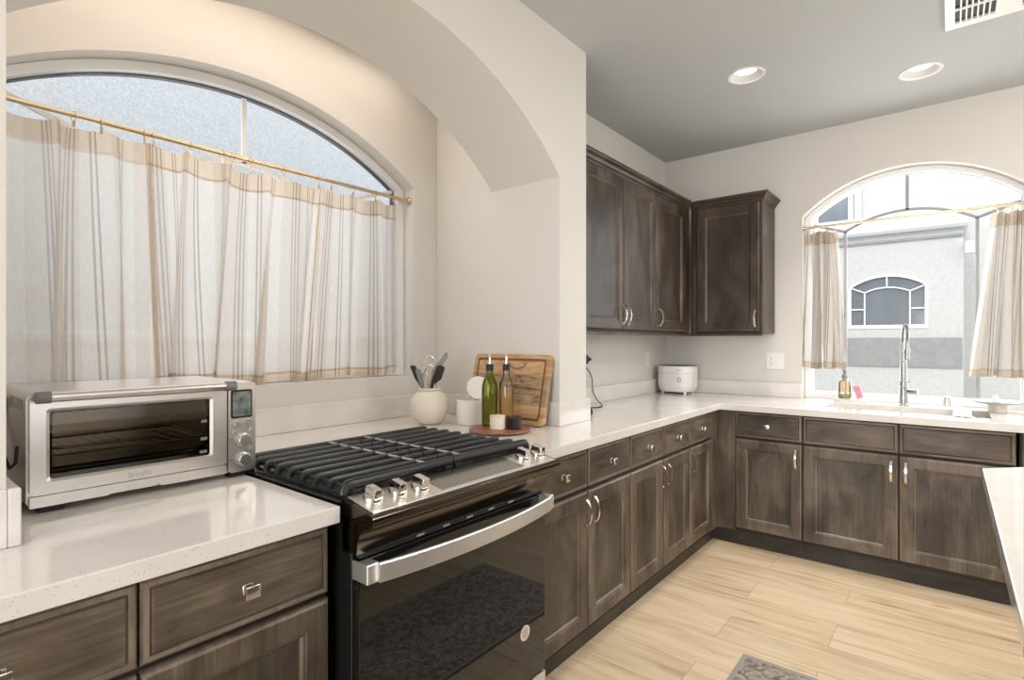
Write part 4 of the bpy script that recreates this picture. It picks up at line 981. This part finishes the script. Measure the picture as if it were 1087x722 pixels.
rc = thing('rice_cooker', 'white round-cornered rice cooker in the counter corner', 'rice cooker', (-1.612, 3.990, CT))
def loft(sections, n=9):
    t = bmesh.new(); R = []
    for x, y, r, z in sections: R.append([t.verts.new((p[0], p[1], z)) for p in rrect(-x, x, -y, y, r, n)])
    for a, c in zip(R, R[1:]):
        for k in range(len(a)): t.faces.new((a[k], a[(k + 1) % len(a)], c[(k + 1) % len(a)], c[k]))
    t.faces.new(R[0][::-1]); t.faces.new(R[-1]); bmesh.ops.recalc_face_normals(t, faces=t.faces[:]); return t
obj('body', loft([(0.085, 0.085, 0.07, 0.012), (0.112, 0.110, 0.085, 0.017), (0.126, 0.118, 0.09, 0.032), (0.134, 0.124, 0.09, 0.060), (0.135, 0.125, 0.09, 0.155)]), M['white_plastic'], rc)
obj('seam', loft([(0.1335, 0.1235, 0.09, 0.1551), (0.1335, 0.1235, 0.09, 0.1575)]), M['print'], rc)
obj('lid', loft([(0.135, 0.125, 0.09, 0.1576), (0.135, 0.125, 0.09, 0.200), (0.131, 0.121, 0.088, 0.207)]), M['white_plastic'], rc)
obj('top_plate', loft([(0.126, 0.116, 0.085, 0.2071), (0.122, 0.112, 0.085, 0.2110)]), M['grey_plastic'], rc)
RF = Matrix.Rotation(PI / 2, 4, 'X')
def face_at(lx, lz):   # a point on the front facing the room
    return Matrix.Translation((lx, -0.1256, lz))
b = bmesh.new(); lathe(b, [(0.011, 0), (0.0145, 0.0012), (0.018, 0)], 28, (0.062, -0.1252, 0.108), mat=RX90); obj('dial_ring', b, M['print'], rc)
b = bmesh.new(); lathe(b, [(0, 0.002), (0.010, 0.002), (0.011, 0)], 28, (0.062, -0.1252, 0.108), mat=RX90); obj('button', b, M['white_plastic'], rc)
b = bmesh.new(); box(b, 0.045, 0.080, -0.1256, -0.1248, 0.178, 0.183); obj('name_plate', b, M['print'], rc)
for sx in (-1, 1):
    for sy in (-1, 1):
        b = bmesh.new(); lathe(b, [(0, 0.0003), (0.010, 0.0003), (0.013, 0.018), (0, 0.02)], 16, (sx * 0.085, sy * 0.075, 0)); obj('foot', b, M['white_plastic'], rc)

def outlet(label, loc, rotz, kinds):
    n = len(kinds); wd = 0.046 * n + 0.024
    t = thing('wall_outlet', label, 'outlet', loc, rotz, 'wall outlets')
    b = bmesh.new(); box(b, -wd / 2, wd / 2, -0.006, -0.0003, -0.058, 0.058, 0.002); obj('cover_plate', b, M['white_plastic'], t)
    for i, k in enumerate(kinds):
        cx = (i - (n - 1) / 2) * 0.046
        if k == 'outlet':
            b = bmesh.new(); box(b, cx - 0.0165, cx + 0.0165, -0.0075, -0.0055, -0.034, 0.034, 0.001, 1); r = obj('receptacle', b, M['ceramic_white'], t)
            b = bmesh.new()
            for s in (-1, 1):
                for q in (-0.006, 0.006): box(b, cx + q - 0.0012, cx + q + 0.0012, -0.0078, -0.0073, s * 0.018 - 0.003, s * 0.018 + 0.005)
                box(b, cx - 0.002, cx + 0.002, -0.0078, -0.0073, s * 0.018 - 0.011, s * 0.018 - 0.007)
            obj('slots', b, M['dark_print'], r, smooth=False)
        else:
            b = bmesh.new(); box(b, cx - 0.0165, cx + 0.0165, -0.009, -0.0055, -0.034, 0.034, 0.0015, 1); obj('rocker_switch', b, M['ceramic_white'], t)
    return t
outlet('white double plate with outlet and rocker switch, left of the sink window', (-0.966, 4.1600, 1.168), 0, ['outlet', 'switch'])
outlet('single white outlet plate on the left wall near the rice cooker', (-1.780, 3.815, 1.178), R90, ['outlet'])

# ------------------------------------------------------------------ sink things
fc = thing('faucet', 'tall brushed-steel spring faucet behind the sink', 'faucet', (-0.222, 4.095, CT))
b = bmesh.new(); lathe(b, [(0.027, 0.0003), (0.027, 0.006), (0.0225, 0.010), (0.0215, 0.02), (0.021, 0.150), (0.0165, 0.155), (0.0165, 0.272), (0.013, 0.276), (0, 0.276)], 28)
obj('column', b, M['faucet_steel'], fc)
b = bmesh.new(); lathe(b, [(0, 0.0), (0.011, 0.0), (0.011, 0.115), (0, 0.117)], 20, (-0.004, 0, 0.275)); obj('riser', b, M['faucet_steel'], fc)
hose = [(-0.004, 0, 0.38), (-0.004, -0.001, 0.43), (0.000, -0.008, 0.465), (0.008, -0.030, 0.487), (0.015, -0.058, 0.488), (0.021, -0.082, 0.465), (0.023, -0.092, 0.43), (0.022, -0.092, 0.395)]
hp = smooth_pts(hose, 12)
obj('hose', tube(bmesh.new(), hp, 0.0055, 10), M['grey_plastic'], fc)
coil = []; up = Vector((1, 0, 0)); L = 0; NT = 30
tot = sum((hp[i + 1] - hp[i]).length for i in range(len(hp) - 1))
segs = 14 * NT
for i in range(segs + 1):
    s = i / segs * tot; j = 0; acc = 0
    while j < len(hp) - 2 and acc + (hp[j + 1] - hp[j]).length < s: acc += (hp[j + 1] - hp[j]).length; j += 1
    dl = (hp[j + 1] - hp[j]).length; p = hp[j].lerp(hp[j + 1], (s - acc) / dl); tg = (hp[j + 1] - hp[j]).normalized()
    sd = tg.cross(Vector((1, 0, 0))).normalized(); u2 = sd.cross(tg).normalized(); a = 2 * PI * NT * i / segs
    coil.append(p + 0.0095 * (math.cos(a) * sd + math.sin(a) * u2))
obj('spring', tube(bmesh.new(), coil, 0.0016, 5), M['faucet_steel'], fc)
b = bmesh.new(); lathe(b, [(0, 0), (0.012, 0), (0.014, 0.006), (0.012, 0.05), (0.009, 0.105), (0.010, 0.115), (0, 0.118)], 20, (0.022, -0.092, 0.280)); obj('spray_head', b, M['faucet_steel'], fc)
b = bmesh.new(); tube(b, [(0, 0, 0.265), (0.012, -0.05, 0.290), (0.022, -0.080, 0.330)], 0.005, 10); lathe(b, [(0.0125, 0), (0.016, 0), (0.016, 0.018), (0.0125, 0.018), (0.0125, 0)], 20, (0.022, -0.092, 0.325)); obj('dock_arm', b, M['faucet_steel'], fc)
b = bmesh.new(); tube(b, [(-0.024, -0.002, 0.148), (0.034, -0.002, 0.148)], 0.0055, 10)
obj('collar_pin', b, M['faucet_steel'], fc)
b = bmesh.new(); tube(b, [(0.015, -0.004, 0.086), (0.045, -0.012, 0.086), (0.072, -0.018, 0.086)], [0.012, 0.016, 0.0165], 20); tube(b, [(0.02, -0.012, 0.092), (-0.008, -0.026, 0.120), (-0.020, -0.030, 0.132)], 0.0035, 8)
obj('handle', b, M['faucet_steel'], fc)
b = bmesh.new(); lathe(b, [(0.021, 0.0003), (0.021, 0.005), (0.0185, 0.007), (0.0180, 0.060), (0.016, 0.064), (0, 0.064)], 24)
tag(obj('air_gap', b, M['chrome'], None, (-0.014, 4.118, CT)), 'short chrome air-gap cap on the counter right of the faucet', 'air gap')

TRY = (-0.502, 4.135)
tr = obj('soap_tray', loft([(0.090, 0.036, 0.006, 0.0003), (0.092, 0.038, 0.008, 0.016), (0.094, 0.040, 0.008, 0.0195)], 3), M['ceramic_white'], None, (*TRY, CT)); tag(tr, 'white rectangular soap tray behind the sink', 'tray')
sd_ = thing('soap_dispenser', 'peach glass pump bottle with green soap on the white tray', 'soap dispenser', (-0.538, 4.137, CT + 0.0198))
obj('glass', lathe(bmesh.new(), [(0, 0), (0.034, 0), (0.037, 0.004), (0.037, 0.095), (0.033, 0.112), (0.018, 0.124), (0.013, 0.128), (0.013, 0.134), (0, 0.134)], 32), M['soap_glass'], sd_)
obj('soap', lathe(bmesh.new(), [(0, 0.003), (0.0345, 0.003), (0.0352, 0.006), (0.0352, 0.030), (0, 0.030)], 32), M['green_soap'], sd_)
b = bmesh.new(); lathe(b, [(0.0, 0.1345), (0.0165, 0.1345), (0.0165, 0.152), (0.008, 0.156), (0.008, 0.172), (0.0125, 0.174), (0.0125, 0.192), (0, 0.194)], 24); tube(b, [(0.0, 0, 0.184), (0.01, -0.030, 0.184), (0.012, -0.036, 0.178)], 0.005, 10); tube(b, [(0, 0, 0.136), (0.004, 0, 0.02)], 0.0025, 8)
obj('pump', b, M['grey_light'], sd_)
sp = obj('sponge', loft([(0.030, 0.009, 0.004, 0.0), (0.030, 0.010, 0.004, 0.08)], 3), M['pink'], None, (-0.452, 4.136, CT + 0.0255)); sp.rotation_euler = (0, math.radians(-14), 0)
for v in sp.data.vertices: v.co.x *= 0.62; v.co.y *= 1.9
tag(sp, 'pink sponge leaning toward the pump bottle on the white tray', 'sponge')

b = bmesh.new(); t = bmesh.new(); cols = []
prof = [(3.600, 0.0006), (3.640, 0.0006), (3.665, 0.0010), (3.685, 0.0012), (3.72, 0.0010), (3.80, -0.004), (3.90, -0.004), (3.98, 0.0010), (4.02, 0.0012), (4.05, 0.0006)]
nx = 10
V = [[t.verts.new((0.012 + 0.078 * i / nx + 0.004 * math.sin(y * 23), y, z + 0.0022 * (1 + math.sin(i * 1.7 + y * 20)))) for i in range(nx + 1)] for y, z in prof[1:]]
for a, c in zip(V, V[1:]):
    for i in range(nx): t.faces.new((a[i], a[i + 1], c[i + 1], c[i]))
g = bmesh.ops.extrude_face_region(t, geom=t.faces[:]); bmesh.ops.translate(t, vec=(0, 0, 0.004), verts=[v for v in g['geom'] if isinstance(v, bmesh.types.BMVert)])
bmesh.ops.recalc_face_normals(t, faces=t.faces[:]); merge(b, t)
dc = tag(obj('dish_cloth', b, M['cloth'], None, (0.05, 3.84, CT), world=False), 'white and grey marbled dish cloth laid across the sink divider', 'cloth')
for v in dc.data.vertices: v.co.x -= 0.05; v.co.y -= 3.84

cs = thing('cake_stand', 'low pedestal stand with a blue-rimmed grey plate right of the sink', 'cake stand', (0.203, 4.020, CT))
b = bmesh.new(); lathe(b, [(0, 0.0003), (0.043, 0.0003), (0.044, 0.003), (0.040, 0.010), (0.039, 0.034), (0.042, 0.044), (0, 0.044)], 32); obj('pedestal', b, M['stone'], cs)
b = bmesh.new(); lathe(b, [(0, 0.0445), (0.055, 0.0445), (0.100, 0.052), (0.124, 0.061), (0.1255, 0.063), (0.122, 0.0635), (0.09, 0.056), (0, 0.052)], 48); pl_ = obj('plate', b, M['plate_grey'], cs)
b = bmesh.new(); tube(b, [(0.1245 * math.cos(2 * PI * k / 60), 0.1245 * math.sin(2 * PI * k / 60), 0.0630) for k in range(60)], 0.0016, 6, True); obj('rim', b, M['blue'], pl_)
b = bmesh.new(); lathe(b, [(0, 0), (0.016, 0), (0.017, 0.002), (0.012, 0.042), (0.010, 0.045), (0, 0.045)], 24)
tag(obj('stone_weight', b, M['plate_grey'], None, (0.196, 4.012, CT + 0.0526)), 'small tapered grey cone on the pedestal plate', 'ornament')

# ------------------------------------------------------------------ curtains and rods
def uv_curtain(name, label, P0, P1, Q0, Q1, cloth, folds, mat, zt, zb, nrm, rod_z, clips, seed, amp=(0.010, 0.030), lean=0.0, fold=1.9):
    """P0-P1: heading ends (plan), Q0-Q1: foot ends; cloth = flat width; folds drive depth waves"""
    rnd = random.Random(seed); NX, NZ = 150, 90
    ph = [(folds * f, rnd.uniform(0, 6.28), wgt) for f, wgt in ((1, 1.0), (1.73, 0.55), (2.9, 0.25))]
    dr = [rnd.uniform(-1.6, 1.6) for _ in ph]
    P0, P1, Q0, Q1 = (Vector((*p, 0)) for p in (P0, P1, Q0, Q1)); nv = Vector((*nrm, 0))
    bm = bmesh.new(); uvl = bm.loops.layers.uv.new('UVMap'); hml = bm.loops.layers.uv.new('hem'); grid = []
    for j in range(NZ + 1):
        v = j / NZ; row = []
        for i in range(NX + 1):
            u = i / NX
            wv = sum(wg * math.sin(2 * PI * f * u + p + d * (1 - v)) for (f, p, wg), d in zip(ph, dr)) / 1.5
            a = amp[0] + (amp[1] - amp[0]) * (1 - v) ** 0.8
            sway = fold * a * math.cos(2 * PI * ph[0][0] * u + ph[0][1] + dr[0] * (1 - v)) * (0.4 + 0.6 * math.sin(PI * u) ** 0.5)
            top = P0.lerp(P1, u); bot = Q0.lerp(Q1, u); p = bot.lerp(top, v) + nv * (a * wv + lean * (1 - v)) + (P1 - P0).normalized() * sway
            sag = 0.018 * math.sin(PI * ((u * (len(clips) - 1)) % 1.0)) if len(clips) > 1 else 0
            z = zb + (zt - zb) * v - sag * v ** 4 + (0.006 * math.sin(u * 9 + seed) * (1 - v))
            row.append(bm.verts.new((p.x, p.y, z)))
        grid.append(row)
    H = zt - zb
    def uvs(i, j): return (i / NX * cloth + seed * 0.37, j / NZ * H)
    for j in range(NZ):
        zm = (j + 0.5) / NZ * H
        hemz = zm > H - 0.075 or zm < 0.035; stitch = 1.0 if (abs(zm - (H - 0.075)) < 0.0055 or abs(zm - 0.035) < 0.0055) else 0.0
        for i in range(NX):
            f = bm.faces.new((grid[j][i], grid[j][i + 1], grid[j + 1][i + 1], grid[j + 1][i]))
            for lp, (a, b_) in zip(f.loops, ((i, j), (i + 1, j), (i + 1, j + 1), (i, j + 1))):
                lp[uvl].uv = uvs(a, b_); lp[hml].uv = (1.0 if hemz or i < 3 or i > NX - 4 else 0.0, stitch)
    t = thing(name, label, 'curtain', (float((P0.x + P1.x) / 2), float((P0.y + P1.y) / 2), zb), 0, 'striped cafe curtains')
    obj('cloth', bm, mat, t, world=True, ang=180)
    for u in clips:
        i = min(NX, int(u * NX)); p = P0.lerp(P1, u); d = (P1 - P0).normalized()
        b = bmesh.new(); rr = 0.0165; c = Vector((p.x, p.y, rod_z - 0.004)); tl = rnd.uniform(-0.35, 0.35)
        ax = (nv * math.cos(tl) + d * math.sin(tl)).normalized()
        tube(b, [c + rr * (math.cos(2 * PI * k / 20) * ax + math.sin(2 * PI * k / 20) * Vector((0, 0, 1))) for k in range(20)], 0.0012, 6, True)
        tube(b, [c + Vector((0, 0, -rr)), Vector((p.x, p.y, zt + 0.006))], 0.0012, 6)
        box(b, p.x - 0.004, p.x + 0.004, p.y - 0.004, p.y + 0.004, zt - 0.012, zt + 0.008, 0.001, 1)
        obj('clip_ring', b, M['brass'], t, world=True)
    return t
RX = -2.280; RZ = 2.067
rd = thing('curtain_rod', 'long brass tension rod across the arched left window', 'curtain rod', (RX, 1.08, RZ))
obj('tube', tube(bmesh.new(), [(RX, 0.240, RZ), (RX, 1.06, RZ), (RX, 1.920, RZ)], 0.0085, 16), M['brass'], rd, world=True)
obj('tube', tube(bmesh.new(), [(RX, 0.55, RZ), (RX, 1.30, RZ)], 0.0105, 16), M['brass'], rd, world=True)
for yy, s in ((0.2365, 1), (1.9235, -1)):
    b = bmesh.new(); lathe(b, [(0, 0), (0.020, 0), (0.020, 0.006), (0.016, 0.010), (0.012, 0.018), (0, 0.018)], 24, (RX, yy, RZ), mat=Matrix.Rotation(-s * PI / 2, 4, 'X')); obj('end_flange', b, M['brass'], rd, world=True)
ZT, ZB = 2.040, 1.135
uv_curtain('curtain', 'striped linen curtain panel at the far left, above the toaster oven door', (RX, 0.275), (RX, 0.700), (RX, 0.270), (RX, 0.725), 0.62, 2.6, M['curtain'], ZT, ZB - 0.005, (1, 0), RZ, (0.07, 0.48, 0.66, 0.96), 3, (0.012, 0.030))
uv_curtain('curtain', 'striped linen curtain panel second from the left, above the toaster dials', (RX + 0.004, 0.703), (RX, 0.972), (RX + 0.004, 0.715), (RX, 0.945), 0.36, 1.6, M['curtain'], ZT - 0.002, ZB + 0.010, (1, 0), RZ, (0.03, 0.5, 0.93), 5, (0.010, 0.024))
uv_curtain('curtain', 'gathered sheer curtain panel third from the left, above the range', (RX + 0.012, 0.968), (RX + 0.004, 1.410), (RX + 0.012, 0.930), (RX, 1.352), 0.62, 2.4, M['curtain'], ZT - 0.014, ZB - 0.004, (1, 0), RZ, (0.05, 0.22, 0.55, 0.93), 8, (0.014, 0.030))
uv_curtain('curtain', 'striped curtain panel at the right end of the left window, by the white frame', (RX - 0.006, 1.416), (RX - 0.004, 1.850), (RX, 1.358), (RX, 1.862), 0.58, 2.3, M['curtain'], ZT - 0.004, ZB + 0.004, (1, 0), RZ, (0.08, 0.36, 0.66, 0.95), 11, (0.012, 0.028))
RY2 = 4.200; RZ2 = 2.092
rd2 = thing('curtain_rod', 'pale brass tension rod across the sink window', 'curtain rod', (W2C, RY2, RZ2))
obj('tube', tube(bmesh.new(), [(W2C - W2H + 0.006, RY2, RZ2), (W2C + W2H - 0.006, RY2, RZ2)], 0.0085, 16), M['brass2'] if 'brass2' in M else M['brass'], rd2, world=True)
for xx, s in ((W2C - W2H + 0.001, 1), (W2C + W2H - 0.001, -1)):
    b = bmesh.new(); lathe(b, [(0, 0), (0.017, 0), (0.017, 0.006), (0.012, 0.014), (0, 0.014)], 24, (xx, RY2, RZ2), mat=Matrix.Rotation(s * PI / 2, 4, 'Y')); obj('end_flange', b, M['brass'], rd2, world=True)
uv_curtain('curtain', 'taupe striped curtain bunched at the left of the sink window', (-0.775, RY2), (-0.592, RY2), (-0.778, RY2 - 0.03), (-0.535, RY2 - 0.01), 0.55, 3.2, M['taupe'], RZ2 - 0.030, 1.125, (0, -1), RZ2, (0.05, 0.25, 0.45, 0.7, 0.95), 14, (0.016, 0.028), 0.0)
uv_curtain('curtain', 'taupe striped curtain bunched at the right of the sink window', (0.205, RY2), (0.350, RY2), (0.105, RY2 - 0.01), (0.345, RY2 - 0.03), 0.55, 3.2, M['taupe'], RZ2 - 0.030, 1.105, (0, -1), RZ2, (0.05, 0.3, 0.5, 0.7, 0.95), 17, (0.016, 0.028), 0.0)

# ------------------------------------------------------------------ island, mat, ceiling fittings
isl = thing('kitchen_island', 'white quartz-topped island at the right edge, corner cut off', 'island', (0.75, 1.2, 0))
ip = [(0.078, -0.2), (1.25, -0.2), (1.25, 2.95), (0.78, 2.95), (0.078, 2.228)]
o = obj('worktop', plate(bmesh.new(), ip, [], 0.874, CT, XY), M['quartz'], isl, world=True, smooth=False)
bv = o.modifiers.new('eased_edge', 'BEVEL'); bv.width = 0.003; bv.segments = 2; bv.limit_method = 'ANGLE'; bv.angle_limit = math.radians(60)
obj('base', plate(bmesh.new(), [(0.42, -0.1), (1.2, -0.1), (1.2, 2.5), (0.86, 2.5), (0.42, 2.06)], [], 0.0, 0.873, XY), M['wood_v'], isl, world=True, smooth=False)
b = bmesh.new(); nx_, ny_ = 12, 60; t = bmesh.new()
V = []
for j in range(ny_ + 1):
    y = 0.42 + 1.92 * j / ny_; row = []
    for i in range(nx_ + 1):
        x = -0.655 + 0.585 * i / nx_; e = 0.012 * math.sin(y * 5.3) * (1 if i == 0 else 0) * 0.5
        row.append(t.verts.new((x + e, y, 0.001)))
    V.append(row)
for a, c in zip(V, V[1:]):
    for i in range(nx_): t.faces.new((a[i], a[i + 1], c[i + 1], c[i]))
for f in t.faces: f.material_index = 0
g = bmesh.ops.extrude_face_region(t, geom=t.faces[:]); bmesh.ops.translate(t, vec=(0, 0, 0.007), verts=[v for v in g['geom'] if isinstance(v, bmesh.types.BMVert)])
bmesh.ops.recalc_face_normals(t, faces=t.faces[:])
me = bpy.data.meshes.new('t'); t.to_mesh(me); t.free(); b.from_mesh(me)
km = thing('floor_mat', 'grey mottled runner mat on the oak floor in front of the range', 'mat', (-0.36, 1.38, 0))
obj('mat', b, M['mat_rug'], km, world=True, smooth=False)
obj('binding', plate(bmesh.new(), [(-0.668, 0.407), (-0.057, 0.407), (-0.057, 2.353), (-0.668, 2.353)], [[(-0.648, 0.425), (-0.075, 0.425), (-0.075, 2.335), (-0.648, 2.335)]], 0.0008, 0.0088, XY), M['mat_edge'], km, world=True, smooth=False)

def downlight(label, x, y):
    t = thing('recessed_light', label, 'ceiling light', (x, y, CEIL), 0, 'recessed ceiling lights')
    b = bmesh.new(); lathe(b, [(0.080, 0.004), (0.082, -0.004), (0.094, -0.005), (0.097, -0.0015), (0.097, -0.0003), (0.080, -0.0003)], 48); obj('trim_ring', b, M['white_trim'], t)
    b = bmesh.new(); lathe(b, [(0.081, 0.0), (0.056, 0.030), (0.060, 0.032), (0.085, 0.004), (0.081, 0.0)], 48); obj('baffle', b, M['baffle'], t)
    b = bmesh.new(); lathe(b, [(0, 0.028), (0.0555, 0.028), (0.0555, 0.033), (0, 0.033)], 40); obj('lens', b, M['lens'], t)
downlight('lit round recessed light in the ceiling, nearer the wall cabinets', *LIGHTS[0])
downlight('lit round recessed light in the ceiling, nearer the sink window', *LIGHTS[1])

vt = thing('ceiling_vent', 'white louvred air vent at the top right of the ceiling', 'vent', (0.20, 2.90, CEIL))
X0, X1, Y0, Y1 = -0.018, 0.42, 2.60, 3.185
b = bmesh.new(); plate(b, [(X0, Y0), (X1, Y0), (X1, Y1), (X0, Y1)], [[(X0 + 0.035, Y0 + 0.04), (X0 + 0.170, Y0 + 0.04), (X0 + 0.170, Y1 - 0.045), (X0 + 0.035, Y1 - 0.045)],
      [(X0 + 0.255, Y0 + 0.04), (X1 - 0.035, Y0 + 0.04), (X1 - 0.035, Y1 - 0.045), (X0 + 0.255, Y1 - 0.045)]], CEIL - 0.012, CEIL - 0.0006, XY)
obj('frame', b, M['white_trim'], vt, world=True, smooth=False)
obj('duct_shade', box(bmesh.new(), X0 + 0.03, X1 - 0.03, Y0 + 0.03, Y1 - 0.03, CEIL - 0.0006, CEIL - 0.0003), M['black_matte'], vt, world=True, smooth=False)  # flat black sheet in place of the shade behind the louvers
for xa, xb_ in ((X0 + 0.035, X0 + 0.170), (X0 + 0.255, X1 - 0.035)):
    b = bmesh.new(); n = 7; stp = (xb_ - xa) / n
    for k in range(1, n): box(b, xa + k * stp - 0.003, xa + k * stp + 0.003, Y0 + 0.04, Y1 - 0.045, CEIL - 0.0105, CEIL - 0.003)
    for yy in (Y0 + 0.15, Y0 + 0.29, Y1 - 0.17): box(b, xa, xb_, yy - 0.005, yy + 0.005, CEIL - 0.0115, CEIL - 0.003)
    obj('louver', b, M['white_trim'], vt, world=True, smooth=False)
